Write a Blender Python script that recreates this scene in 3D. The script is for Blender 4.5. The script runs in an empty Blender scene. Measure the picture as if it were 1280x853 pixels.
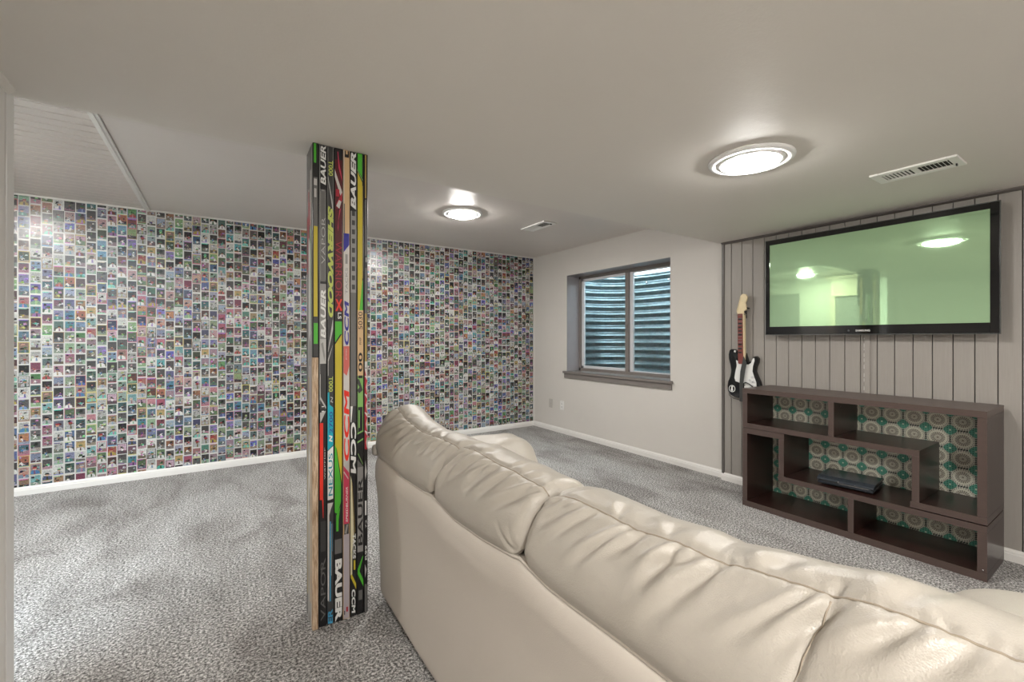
import bpy, bmesh, math, random
import numpy as np
from mathutils import Vector, Matrix

C = bpy.context.scene.collection
random.seed(7)
rng = np.random.default_rng(11)

# ------------------------------------------------------------------ camera
F_PX, CY_PX, EYE = 549.0, 422.5, 1.22
YAW = math.radians(33.6)
cam_d = bpy.data.cameras.new('camera')
cam = bpy.data.objects.new('camera', cam_d)
C.objects.link(cam)
cam.location = (0, 0, EYE)
cam.rotation_euler = (math.pi / 2, 0, -YAW)
cam_d.sensor_width = 36
cam_d.lens = 36 * F_PX / 1280
cam_d.shift_y = (CY_PX - 426.5) / 1280
cam_d.clip_start = 0.02
bpy.context.scene.camera = cam

# ------------------------------------------------------------------ world (overcast daylight outside the window well)
world = bpy.data.worlds.new('world')
bpy.context.scene.world = world
world.use_nodes = True
bg = world.node_tree.nodes['Background']
bg.inputs[0].default_value = (0.80, 0.92, 1.0, 1)
bg.inputs[1].default_value = 2.6

# ------------------------------------------------------------------ exposure
vs = bpy.context.scene.view_settings
vs.view_transform = 'Standard'
vs.look = 'None'
vs.gamma = 1.0
vs.exposure = 2.28
vs.use_curve_mapping = False
LAMP = 60.0          # radiance of a ceiling light's diffuser

# ------------------------------------------------------------------ dimensions
XW, YW = 3.645, 4.93          # window wall / card wall
ZC, ZS, YS = 2.335, 2.036, 2.175   # upper ceiling, low ceiling, edge of the low ceiling
XP = 3.602                    # face of the plank panelling
XL = -0.580                    # near left wall
XA = -2.2                     # far wall of the alcove
YB = -2.6                     # wall behind the camera

# ------------------------------------------------------------------ node helpers
class NT:
    def __init__(s, name):
        s.m = bpy.data.materials.new(name); s.m.use_nodes = True
        s.t = s.m.node_tree; s.n = s.t.nodes; s.l = s.t.links
        s.b = s.n['Principled BSDF']
    def put(s, sock, v):
        if hasattr(v, 'is_linked') or isinstance(v, bpy.types.NodeSocket): s.l.new(v, sock)
        elif isinstance(v, (tuple, list)):
            sock.default_value = tuple(v) + (1,) if len(v) == 3 and len(sock.default_value) == 4 else v
        else: sock.default_value = v
    def math(s, op, a, b=None, c=None, clamp=False):
        n = s.n.new('ShaderNodeMath'); n.operation = op; n.use_clamp = clamp
        for i, v in enumerate((a, b, c)):
            if v is not None: s.put(n.inputs[i], v)
        return n.outputs[0]
    def mix(s, f, a, b, mode='MIX'):
        n = s.n.new('ShaderNodeMix'); n.data_type = 'RGBA'; n.blend_type = mode
        s.put(n.inputs[0], f); s.put(n.inputs[6], a); s.put(n.inputs[7], b)
        return n.outputs[2]
    def coord(s, kind='Object'):
        return s.n.new('ShaderNodeTexCoord').outputs[kind]
    def mapping(s, v, scale=(1, 1, 1), rot=(0, 0, 0), loc=(0, 0, 0)):
        n = s.n.new('ShaderNodeMapping'); s.put(n.inputs[0], v)
        n.inputs['Scale'].default_value = scale; n.inputs['Rotation'].default_value = rot; n.inputs['Location'].default_value = loc
        return n.outputs[0]
    def noise(s, v, scale, detail=2, rough=0.5, out=0, dist=0):
        n = s.n.new('ShaderNodeTexNoise'); s.put(n.inputs['Vector'], v)
        n.inputs['Scale'].default_value = scale; n.inputs['Detail'].default_value = detail
        n.inputs['Roughness'].default_value = rough; n.inputs['Distortion'].default_value = dist
        return n.outputs[out]
    def voronoi(s, v, scale, feat='F1', out='Distance'):
        n = s.n.new('ShaderNodeTexVoronoi'); n.feature = feat; s.put(n.inputs['Vector'], v); n.inputs['Scale'].default_value = scale
        return n.outputs[out]
    def ramp(s, f, stops):
        n = s.n.new('ShaderNodeValToRGB'); s.put(n.inputs[0], f)
        e = n.color_ramp.elements
        while len(e) < len(stops): e.new(0.5)
        for q, (p, c) in zip(e, stops):
            q.position = p; q.color = tuple(c) + (1,) if len(c) == 3 else c
        return n.outputs[0]
    def sep(s, v):
        n = s.n.new('ShaderNodeSeparateXYZ'); s.put(n.inputs[0], v); return n.outputs
    def comb(s, x, y, z=0.0):
        n = s.n.new('ShaderNodeCombineXYZ')
        for i, v in enumerate((x, y, z)): s.put(n.inputs[i], v)
        return n.outputs[0]
    def bump(s, h, strength=0.2, dist=0.01, normal=None):
        n = s.n.new('ShaderNodeBump'); s.put(n.inputs['Height'], h)
        n.inputs['Strength'].default_value = strength; n.inputs['Distance'].default_value = dist
        if normal is not None: s.put(n.inputs['Normal'], normal)
        s.l.new(n.outputs[0], s.b.inputs['Normal']); return n.outputs[0]
    def set(s, col=None, rough=None, metal=None, spec=None, **k):
        if col is not None: s.put(s.b.inputs['Base Color'], col)
        if rough is not None: s.put(s.b.inputs['Roughness'], rough)
        if metal is not None: s.put(s.b.inputs['Metallic'], metal)
        if spec is not None: s.put(s.b.inputs['Specular IOR Level'], spec)
        for a, v in k.items(): s.put(s.b.inputs[a], v)
        return s.m

def plain(name, col, rough=0.5, metal=0.0, spec=0.5, grain=0.0, gscale=40):
    t = NT(name)
    if grain:
        n = t.noise(t.coord(), gscale, 3)
        c = t.mix(n, tuple(x * (1 - grain) for x in col), tuple(min(1, x * (1 + grain)) for x in col))
        return t.set(c, rough, metal, spec)
    return t.set(col, rough, metal, spec)

# ------------------------------------------------------------------ materials
def make_wall_paint():
    t = NT('wall_paint'); v = t.coord()
    n = t.noise(v, 1.3, 4)
    c = t.mix(n, (0.58, 0.55, 0.51), (0.65, 0.62, 0.58))
    t.bump(t.noise(v, 110, 3), 0.12, 0.004)
    return t.set(c, 0.5, 0, 0.4)
def make_ceiling_paint(name, a, b, rough):
    t = NT(name); v = t.coord()
    c = t.mix(t.noise(v, 0.9, 4, 0.6), a, b)
    big = t.noise(t.mapping(v, (1, 2.2, 1), (0, 0, 0.5)), 5, 4, 0.55)
    h = t.math('ADD', t.math('MULTIPLY', big, 1.5), t.math('MULTIPLY', t.noise(v, 120, 2), 0.22))
    if name.startswith('low'):
        x = t.sep(v)[0]
        j = t.math('SMOOTH_MIN', t.math('DIVIDE', t.math('ABSOLUTE', t.math('SUBTRACT', x, t.math('ADD', 2.17, t.math('MULTIPLY', big, 0.03)))), 0.045), 1.0, 0.3)
        h = t.math('ADD', h, t.math('MULTIPLY', j, -0.45))
    t.bump(h, 0.16, 0.008)
    return t.set(c, t.math('ADD', rough - 0.05, t.math('MULTIPLY', t.noise(v, 6, 3), 0.1)), 0, 0.5)
def make_carpet():
    t = NT('carpet_pile'); v = t.coord()
    f1 = t.noise(v, 98, 3, 0.7)
    f2 = t.noise(v, 230, 2, 0.6)
    sp = t.math('ADD', t.math('MULTIPLY', f1, 0.75), t.math('MULTIPLY', f2, 0.35))
    fine = t.ramp(sp, [(0.43, (0.05, 0.047, 0.045)), (0.55, (0.31, 0.303, 0.295)), (0.66, (0.78, 0.77, 0.755))])
    # brushed nap: broad strokes lying one way or the other
    w = t.noise(t.mapping(v, (1.0, 0.55, 1), (0, 0, 0.9)), 2.6, 3, 0.5, dist=0.6)
    nap = t.ramp(w, [(0.36, (0.72, 0.70, 0.69)), (0.48, (0.97, 0.96, 0.95)), (0.64, (1.10, 1.10, 1.10))])
    s2 = t.noise(t.mapping(v, (4, 1.2, 1), (0, 0, 1.15)), 1.9, 4, 0.6, dist=0.4)
    nap2 = t.ramp(s2, [(0.36, (0.90, 0.895, 0.89)), (0.62, (1.06, 1.06, 1.06))])
    c = t.mix(1.0, t.mix(1.0, fine, nap, 'MULTIPLY'), nap2, 'MULTIPLY')
    t.bump(sp, 0.8, 0.012)
    return t.set(c, 0.95, 0, 0.15)
def make_leather():
    t = NT('cream_leather'); v = t.coord()
    c = t.mix(t.noise(v, 3.2, 4, 0.6), (0.37, 0.332, 0.28), (0.465, 0.428, 0.378))
    cell = t.voronoi(v, 420, 'F1')
    folds = t.noise(t.mapping(v, (14, 5, 9), (0.3, 0.2, 0.5)), 2.5, 5, 0.62, dist=0.8)
    h = t.math('ADD', t.math('MULTIPLY', cell, 0.22), t.math('MULTIPLY', folds, 0.9))
    t.bump(h, 0.34, 0.006)
    return t.set(c, t.math('ADD', 0.29, t.math('MULTIPLY', t.noise(v, 8, 3), 0.20)), 0, 0.5)
def make_leather_flat():
    t = NT('cream_leather_plain'); v = t.coord()
    c = t.mix(t.noise(v, 2.0, 4, 0.6), (0.54, 0.485, 0.425), (0.59, 0.535, 0.475))
    t.bump(t.math('ADD', t.voronoi(v, 380, 'F1'), t.math('MULTIPLY', t.noise(v, 9, 3), 1.2)), 0.10, 0.005)
    return t.set(c, 0.45, 0, 0.4)
def make_plank():
    t = NT('painted_plank'); v = t.coord()
    g = t.noise(t.mapping(v, (1, 26, 1.2)), 6, 4, 0.6)
    c = t.mix(g, (0.29, 0.268, 0.243), (0.355, 0.33, 0.303))
    t.bump(g, 0.10, 0.004)
    return t.set(c, 0.42, 0, 0.45)
def make_dark_wood():
    t = NT('espresso_veneer'); v = t.coord()
    g = t.noise(t.mapping(v, (30, 2.0, 30)), 4, 4, 0.6)
    c = t.mix(g, (0.013, 0.006, 0.005), (0.034, 0.013, 0.010))
    return t.set(c, 0.28, 0, 0.55)
def make_edge_wood():
    t = NT('espresso_edge'); v = t.coord()
    g = t.noise(t.mapping(v, (20, 3.0, 20)), 8, 4, 0.6)
    c = t.mix(g, (0.060, 0.040, 0.034), (0.088, 0.060, 0.052))
    return t.set(c, 0.36, 0, 0.5)
def make_raw_wood():
    t = NT('bare_wood'); v = t.coord()
    g = t.ramp(t.noise(t.mapping(v, (60, 60, 4.5)), 3, 5, 0.7), [(0.38, (0, 0, 0)), (0.62, (1, 1, 1))])
    c = t.mix(g, (0.30, 0.185, 0.105), (0.66, 0.52, 0.38))
    return t.set(c, 0.6, 0, 0.3)
def make_mandala():
    # printed cloth: pale wheels on a 0.106 m grid, teal stars between them, black specks
    t = NT('mandala_print'); x, y, z = t.sep(t.coord())
    def cell(s, o):
        a = t.math('DIVIDE', t.math('SUBTRACT', s, o), 0.106)
        return t.math('SUBTRACT', t.math('FRACT', t.math('ADD', a, 100.5)), 0.5)
    u, w = cell(y, 0.668), cell(z, 0.735)
    r = t.math('POWER', t.math('ADD', t.math('MULTIPLY', u, u), t.math('MULTIPLY', w, w)), 0.5)
    th = t.math('ARCTAN2', w, u)
    def spokes(k, ph=0.0): return t.math('SINE', t.math('ADD', t.math('MULTIPLY', th, k), ph))
    def band(a, b): return t.math('MULTIPLY', t.math('GREATER_THAN', r, a), t.math('LESS_THAN', r, b))
    cream, dark, taupe, teal = (0.84, 0.83, 0.71), (0.035, 0.05, 0.042), (0.31, 0.285, 0.225), (0.13, 0.42, 0.31)
    fu = t.math('ABSOLUTE', t.math('SINE', t.math('MULTIPLY', u, 28)))
    fw = t.math('ABSOLUTE', t.math('SINE', t.math('MULTIPLY', w, 28)))
    speck = t.math('GREATER_THAN', t.math('MULTIPLY', fu, fw), 0.26)
    c = t.mix(speck, (0.70, 0.71, 0.60), dark)
    # teal four-lobed star at the corners of the cell
    cu, cw = t.math('SUBTRACT', 0.5, t.math('ABSOLUTE', u)), t.math('SUBTRACT', 0.5, t.math('ABSOLUTE', w))
    dia = t.math('MAXIMUM', cu, cw)
    star = t.math('ADD', t.math('POWER', t.math('ADD', t.math('MULTIPLY', cu, cu), t.math('MULTIPLY', cw, cw)), 0.5), t.math('MULTIPLY', t.math('MINIMUM', cu, cw), 0.35))
    c = t.mix(t.math('LESS_THAN', star, 0.305), c, cream)
    c = t.mix(t.math('LESS_THAN', star, 0.285), c, t.mix(t.math('GREATER_THAN', t.math('MULTIPLY', fu, fw), 0.62), teal, (0.04, 0.16, 0.12)))
    c = t.mix(t.math('LESS_THAN', dia, 0.035), c, cream)
    # wheel
    c = t.mix(band(0.27, 0.465), c, cream)
    c = t.mix(band(0.395, 0.425), c, t.mix(t.math('GREATER_THAN', spokes(26), -0.2), dark, cream))
    c = t.mix(band(0.452, 0.475), c, t.mix(t.math('GREATER_THAN', spokes(30), 0.3), dark, cream))
    inner = t.mix(t.math('GREATER_THAN', spokes(20), 0.45), taupe, cream)
    c = t.mix(t.math('LESS_THAN', r, 0.30), c, inner)
    c = t.mix(band(0.17, 0.19), c, taupe)
    c = t.mix(t.math('LESS_THAN', r, 0.15), c, t.mix(t.math('GREATER_THAN', spokes(12), 0.5), cream, taupe))
    c = t.mix(t.math('LESS_THAN', r, 0.045), c, taupe)
    return t.set(c, 0.42, 0, 0.4)
def make_card():
    t = NT('printed_card'); a = t.n.new('ShaderNodeAttribute'); a.attribute_name = 'col'
    v = t.coord()
    n = t.noise(v, 130, 3, 0.75, out=1)
    k = t.mix(0.75, (0.5, 0.5, 0.5), t.ramp(t.noise(v, 150, 2, 0.7), [(0.38, (0.12, 0.12, 0.12)), (0.62, (0.9, 0.9, 0.9))]))
    k = t.mix(0.35, k, n)
    c = t.mix(t.math('MULTIPLY', a.outputs['Alpha'], 0.8), a.outputs['Color'], k, 'OVERLAY')
    t.bump(t.noise(v, 14, 1), 0.10, 0.01)
    return t.set(c, 0.27, 0, 0.4)
def make_galv():
    t = NT('galvanised_steel'); v = t.coord()
    c = t.mix(t.noise(t.mapping(v, (3, 3, 12)), 5, 4, 0.6), (0.06, 0.11, 0.125), (0.40, 0.49, 0.52))
    return t.set(c, 0.28, 0.85, 0.5)
def make_glass():
    t = NT('window_glass')
    tr = t.n.new('ShaderNodeBsdfTransparent'); tr.inputs[0].default_value = (0.93, 0.97, 0.97, 1)
    gl = t.n.new('ShaderNodeBsdfGlossy'); gl.inputs['Roughness'].default_value = 0.02
    mx = t.n.new('ShaderNodeMixShader')
    mx.inputs[0].default_value = 0.07
    t.l.new(tr.outputs[0], mx.inputs[1]); t.l.new(gl.outputs[0], mx.inputs[2])
    t.l.new(mx.outputs[0], t.n['Material Output'].inputs[0]); return t.m
def make_emit(name, col, k):
    t = NT(name); t.set((0.9, 0.9, 0.9), 0.4)
    t.put(t.b.inputs['Emission Color'], col); t.b.inputs['Emission Strength'].default_value = k
    return t.m
def make_screen():
    t = NT('plasma_screen')
    d = t.n.new('ShaderNodeBsdfDiffuse'); d.inputs[0].default_value = (0.38, 0.56, 0.36, 1)
    g = t.n.new('ShaderNodeBsdfGlossy'); g.inputs['Color'].default_value = (0.60, 0.90, 0.54, 1); g.inputs['Roughness'].default_value = 0.025
    mx = t.n.new('ShaderNodeMixShader'); mx.inputs[0].default_value = 0.50
    t.l.new(d.outputs[0], mx.inputs[1]); t.l.new(g.outputs[0], mx.inputs[2])
    t.l.new(mx.outputs[0], t.n['Material Output'].inputs[0]); return t.m

M = dict(
    wall=make_wall_paint(),
    ceil=make_ceiling_paint('upper_ceiling_paint', (0.66, 0.61, 0.57), (0.72, 0.67, 0.63), 0.38),
    soffit=make_ceiling_paint('low_ceiling_paint', (0.70, 0.665, 0.615), (0.76, 0.725, 0.675), 0.58),
    bead=plain('beadboard_paint', (0.63, 0.575, 0.53), 0.3, 0, 0.5, 0.05, 20),
    carpet=make_carpet(), leather=make_leather(), leather2=make_leather_flat(),
    seam=plain('seam_thread', (0.30, 0.25, 0.19), 0.6),
    plank=make_plank(), groove=plain('panel_groove', (0.05, 0.045, 0.04), 0.7),
    trim=plain('dark_paint_and_shade', (0.105, 0.092, 0.085), 0.4, 0, 0.5, 0.08, 30),  # own dark colour of frame and post; painted shade on the crown strip
    white=plain('white_trim_paint', (0.74, 0.72, 0.69), 0.35, 0, 0.5, 0.03, 25),
    greytrim=plain('grey_trim_paint', (0.62, 0.60, 0.57), 0.35, 0, 0.5, 0.03, 25),
    reveal=plain('window_reveal_paint', (0.30, 0.28, 0.29), 0.35, 0, 0.5, 0.06, 12),
    taupe=plain('window_frame_paint', (0.20, 0.178, 0.165), 0.38, 0, 0.5, 0.06, 20),
    vinyl=plain('white_vinyl', (0.62, 0.62, 0.64), 0.35),
    glass=make_glass(), galv=make_galv(),
    gravel=plain('well_gravel', (0.20, 0.20, 0.19), 0.9, 0, 0.2, 0.5, 60),
    dwood=make_dark_wood(), ewood=make_edge_wood(), mandala=make_mandala(), card=make_card(),
    cardback=plain('wall_lining', (0.56, 0.55, 0.52), 0.4, 0, 0.4, 0.04, 30),
    plastic=plain('white_plastic', (0.72, 0.71, 0.69), 0.35),
    coverplate=plain('painted_plate', (0.47, 0.445, 0.41), 0.4),
    gloss=plain('gloss_black', (0.006, 0.006, 0.007), 0.07, 0, 0.6),
    blk=plain('black_plastic', (0.010, 0.010, 0.011), 0.32),
    slot=plain('dark_slot', (0.012, 0.011, 0.010), 0.8),
    screen=make_screen(), rim=plain('clear_rim', (0.16, 0.17, 0.17), 0.15, 0.6),
    lampring=plain('lamp_ring', (0.90, 0.90, 0.89), 0.3),
    vent=plain('vent_enamel', (0.86, 0.85, 0.82), 0.35),
    console=plain('console_shell', (0.030, 0.036, 0.044), 0.26, 0, 0.6, 0.25, 30),
    chrome=plain('chrome', (0.7, 0.7, 0.72), 0.15, 1.0),
    rawwood=make_raw_wood(),
    maple=plain('maple', (0.72, 0.60, 0.38), 0.35, 0, 0.5, 0.08, 30),
    rosewood=plain('fretboard_red', (0.19, 0.045, 0.035), 0.4, 0, 0.5, 0.25, 60),
    pick=plain('pickguard_white', (0.78, 0.78, 0.76), 0.3), strap=plain('strap_webbing', (0.05, 0.052, 0.05), 0.85),
    door=plain('door_paint', (0.26, 0.25, 0.24), 0.4, 0, 0.5, 0.04, 10),
    casing=plain('cream_casing', (0.72, 0.62, 0.50), 0.4),
)
PC = dict(black=(0.012, 0.012, 0.013), dark=(0.042, 0.042, 0.042), grey=(0.13, 0.127, 0.122), mid=(0.26, 0.255, 0.245), light=(0.46, 0.455, 0.44),
          white=(0.72, 0.72, 0.70), yellow=(0.52, 0.42, 0.03), lime=(0.46, 0.53, 0.11), green=(0.07, 0.42, 0.03), wood=(0.60, 0.41, 0.22),
          navy=(0.03, 0.03, 0.27), cyan=(0.01, 0.36, 0.46), red=(0.72, 0.03, 0.015), maroon=(0.085, 0.008, 0.012), crimson=(0.36, 0.018, 0.035),
          coral=(0.56, 0.12, 0.10), rose=(0.50, 0.04, 0.09), sky=(0.06, 0.30, 0.50), cream=(0.62, 0.57, 0.38), lilac=(0.40, 0.355, 0.38),
          mint=(0.40, 0.56, 0.38), gold=(0.36, 0.26, 0.07), leaf=(0.20, 0.40, 0.11), teal=(0.0, 0.26, 0.33), pale=(0.55, 0.53, 0.50))
PM = {k: plain('shaft_' + k, c, 0.28, 0, 0.5) for k, c in PC.items()}

# ------------------------------------------------------------------ mesh helpers
def link(name, me, parent=None, kind=None):
    o = bpy.data.objects.new(name, me); C.objects.link(o)
    if parent is not None: o.parent = parent
    if kind: o['kind'] = kind
    return o
def tag(o, label, cat, group=None):
    o['label'] = label; o['category'] = cat
    if group: o['group'] = group
    return o
def empty(name, loc=(0, 0, 0), label=None, cat=None, group=None):
    o = bpy.data.objects.new(name, None); C.objects.link(o); o.location = loc; o.empty_display_size = 0.05
    if label: tag(o, label, cat, group)
    return o
class MB:
    def __init__(s): s.v, s.f, s.m, s.sm = [], [], [], []
    def add(s, vs_, fs, mi=0, smooth=False):
        o = len(s.v); s.v += [tuple(p) for p in vs_]
        for f in fs: s.f.append(tuple(i + o for i in f)); s.m.append(mi); s.sm.append(smooth)
        return s
    def box(s, x0, x1, y0, y1, z0, z1, mi=0):
        p = [(x, y, z) for x in (x0, x1) for y in (y0, y1) for z in (z0, z1)]
        return s.add(p, [(0, 1, 3, 2), (4, 6, 7, 5), (0, 4, 5, 1), (2, 3, 7, 6), (0, 2, 6, 4), (1, 5, 7, 3)], mi)
    def prism(s, pts, fn, d0, d1, mi=0):
        """pts 2-D outline; fn(a, b, depth) -> xyz"""
        n = len(pts)
        vs_ = [fn(a, b, d0) for a, b in pts] + [fn(a, b, d1) for a, b in pts]
        fs = [tuple(range(n)), tuple(range(2 * n - 1, n - 1, -1))] + [(i, (i + 1) % n, n + (i + 1) % n, n + i) for i in range(n)]
        return s.add(vs_, fs, mi)
    def lathe(s, prof, c, n=32, axis='z', mi=0, smooth=True):
        vs_, fs = [], []
        for r, h in prof:
            for k in range(n):
                a = 2 * math.pi * k / n
                if axis == 'z': p = (c[0] + r * math.cos(a), c[1] + r * math.sin(a), c[2] + h)
                else: p = (c[0] + h, c[1] + r * math.cos(a), c[2] + r * math.sin(a))
                vs_.append(p)
        for j in range(len(prof) - 1):
            for k in range(n):
                fs.append((j * n + k, j * n + (k + 1) % n, (j + 1) * n + (k + 1) % n, (j + 1) * n + k))
        if prof[-1][0] > 1e-6: fs.append(tuple(range((len(prof) - 1) * n, len(prof) * n)))
        if prof[0][0] > 1e-6: fs.append(tuple(range(n - 1, -1, -1)))
        return s.add(vs_, fs, mi, smooth)
    def tube(s, path, r, n=8, mi=0):
        vs_, fs = [], []
        P = [Vector(p) for p in path]
        for i, p in enumerate(P):
            d = (P[min(i + 1, len(P) - 1)] - P[max(i - 1, 0)]).normalized()
            up = Vector((0, 0, 1)) if abs(d.z) < 0.9 else Vector((1, 0, 0))
            a = d.cross(up).normalized(); b = d.cross(a)
            for k in range(n):
                t = 2 * math.pi * k / n
                vs_.append(p + a * (r * math.cos(t)) + b * (r * math.sin(t)))
        for i in range(len(P) - 1):
            for k in range(n):
                fs.append((i * n + k, i * n + (k + 1) % n, (i + 1) * n + (k + 1) % n, (i + 1) * n + k))
        fs += [tuple(range(n - 1, -1, -1)), tuple(range((len(P) - 1) * n, len(P) * n))]
        return s.add(vs_, fs, mi, True)
    def build(s, name, mats, parent=None, kind=None, bevel=0.0, seg=2):
        me = bpy.data.meshes.new(name); me.from_pydata(s.v, [], s.f)
        for m in (mats if isinstance(mats, (list, tuple)) else [mats]): me.materials.append(m)
        me.polygons.foreach_set('material_index', s.m); me.polygons.foreach_set('use_smooth', s.sm)
        bm = bmesh.new(); bm.from_mesh(me); bmesh.ops.recalc_face_normals(bm, faces=bm.faces)
        if bevel:
            bmesh.ops.bevel(bm, geom=[e for e in bm.edges if len(e.link_faces) == 2 and e.calc_face_angle(0) > 0.6], offset=bevel, segments=seg, profile=0.5, affect='EDGES')
        bm.to_mesh(me); bm.free(); me.update()
        return link(name, me, parent, kind)
def box(name, b, mat, parent=None, kind=None, bevel=0.0):
    return MB().box(*b).build(name, mat, parent, kind, bevel)
def grid_mesh(P, closed=False):
    """P (n, m, 3) array -> verts, quad faces"""
    n, m = P.shape[:2]
    idx = np.arange(n * m).reshape(n, m)
    q = np.stack([idx[:-1, :-1], idx[1:, :-1], idx[1:, 1:], idx[:-1, 1:]], -1).reshape(-1, 4)
    return P.reshape(-1, 3), q
def fast_mesh(name, V, Q, mat, parent=None, smooth=True, extra=()):
    me = bpy.data.meshes.new(name)
    me.from_pydata([tuple(p) for p in V.tolist()], [], [tuple(q) for q in Q.tolist()] + list(extra))
    me.materials.append(mat)
    me.polygons.foreach_set('use_smooth', [smooth] * len(me.polygons)); me.update()
    return link(name, me, parent)
def text_mesh(name, body, mat, fn, parent, shear=0.0, bold=0.0, spacing=1.0):
    """letters scaled to the unit box (a along the reading direction, b up), then placed with fn(a, b) -> xyz"""
    cu = bpy.data.curves.new('lettering', 'FONT'); cu.body = body; cu.size = 1; cu.shear = shear; cu.offset = bold; cu.space_character = spacing
    cu.resolution_u = 3
    o = bpy.data.objects.new('lettering', cu); C.objects.link(o)
    bpy.context.view_layer.update()
    me = bpy.data.meshes.new_from_object(o.evaluated_get(bpy.context.evaluated_depsgraph_get()))
    bpy.data.objects.remove(o)
    xs = [v.co.x for v in me.vertices]; ys = [v.co.y for v in me.vertices]
    x0, x1, y0, y1 = min(xs), max(xs), min(ys), max(ys)
    uv = [((v.co.x - x0) / (x1 - x0), (v.co.y - y0) / (y1 - y0)) for v in me.vertices]
    fs = [tuple(p.vertices) for p in me.polygons]
    nv = len(uv); nrm = (Vector(fn(1, 0)) - Vector(fn(0, 0))).cross(Vector(fn(0, 1)) - Vector(fn(0, 0))).normalized()
    if body == 'CCM':                                       # heavy block letters: strokes fattened by overprinting
        sh = [(da, db) for da in (-.014, .014) for db in (-.05, .0, .05)]
        fs = [tuple(i + k * len(uv) for i in f) for k in range(len(sh)) for f in fs]
        uv = [(.02 + .96 * (a + da), .06 + .88 * (b + db)) for da, db in sh for a, b in uv]
    me = bpy.data.meshes.new(name); me.from_pydata([tuple(Vector(fn(a, b)) + nrm * (0.00010 * (i // nv))) for i, (a, b) in enumerate(uv)], [], fs); me.update()
    me.materials.append(mat)
    return link(name, me, parent)

# ================================================================== SETTING
box('floor', (XA - 0.1, XW + 0.1, YB - 0.1, YW + 0.1, -0.08, 0), M['carpet'], kind='structure')

# upper ceiling (back strip), with beadboard to the left of a batten
box('ceiling', (-0.52, XW + 0.1, YS, YW + 0.1, ZC, ZC + 0.08), M['ceil'], kind='structure')
bead = box('ceiling_beadboard', (XA - 0.1, -0.52, YS, YW + 0.1, ZC + 0.012, ZC + 0.08), M['groove'], kind='structure')
y = YS + 0.012
while y < YW:
    y1 = min(y + 0.0885, YW)
    box('board', (XA, -0.50, y + 0.0045, y1 - 0.0045, ZC, ZC + 0.014), M['bead'], bead, bevel=0.002)
    y = y1
MB().box(-0.545, -0.505, YS, YW, ZC - 0.012, ZC + 0.002).box(-0.532, -0.518, YS, YW, ZC - 0.018, ZC - 0.011).build('trim_1', M['white'], kind='structure', bevel=0.002)
# low ceiling with its drop face
MB().box(XL - 0.2, XW + 0.1, YB - 0.1, YS, ZS, ZC + 0.08).build('ceiling_low', M['soffit'], kind='structure', bevel=0.006)

# window wall with its opening
W0, W1, WB, WT = 2.703, 4.234, 0.80, 2.005
wb = MB()
wb.box(XW, XW + 0.22, YB, W0, 0, ZC).box(XW, XW + 0.22, W1, YW + 0.1, 0, ZC).box(XW, XW + 0.22, W0, W1, 0, WB).box(XW, XW + 0.22, W0, W1, WT, ZC)
wb.build('wall_right', M['wall'], kind='structure')
box('wall_front', (XA - 0.1, XW + 0.1, YB - 0.1, YB, 0, ZC), M['wall'], kind='structure')
box('wall_alcove', (XA - 0.1, XA, YB, YW + 0.1, 0, ZC + 0.05), M['wall'], kind='structure')
MB().box(XL - 0.11, XL, YB, 2.090, 0, ZC).build('wall_left', M['wall'], kind='structure', bevel=0.002)
MB().box(XL - 0.10, XL + 0.002, 2.097, 2.126, 0, ZS + 0.001).box(XL - 0.10, XL, 2.126, 2.168, 0, ZS + 0.001).build('trim_2', M['greytrim'], kind='structure', bevel=0.002)
MB().prism([(0, 0), (0.020, 0), (0.018, -0.005), (0.005, -0.018), (0, -0.020)], lambda a, b, d: (XL + a, d, ZS + b), YB, 2.11).build('trim_3', M['soffit'], kind='structure')

# card wall
wall_back = box('wall_back', (XA - 0.1, XW + 0.1, YW, YW + 0.1, 0, ZC + 0.02), M['cardback'], kind='structure')
def baseboard(name, fn, a0, a1, h=0.066):
    prof = [(0, 0), (0.014, 0), (0.014, h * 0.60), (0.011, h * 0.66), (0.011, h * 0.80), (0.006, h * 0.92), (0.004, h), (0, h)]
    MB().prism(prof, fn, a0, a1).build(name, M['white'], kind='structure')
baseboard('baseboard_back', lambda a, b, d: (d, YW - a, b), XA, XW)
baseboard('baseboard_right', lambda a, b, d: (XW - a, d, b), 2.15, YW - 0.014)
baseboard('baseboard_panelling', lambda a, b, d: (XP - a, d, b), YB, 2.15)
baseboard('baseboard_left', lambda a, b, d: (XL + a, d, b), YB, 2.10)
baseboard('baseboard_alcove', lambda a, b, d: (XA + a, d, b), 2.1, YW - 0.014)
box('trim_4', (XA, XW, YW - 0.012, YW, ZC - 0.014, ZC), M['greytrim'], kind='structure', bevel=0.002)
box('trim_5', (XW - 0.012, XW, YW - 0.012, YW - 0.001, 0.066, ZC - 0.014), M['greytrim'], kind='structure', bevel=0.002)

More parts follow.
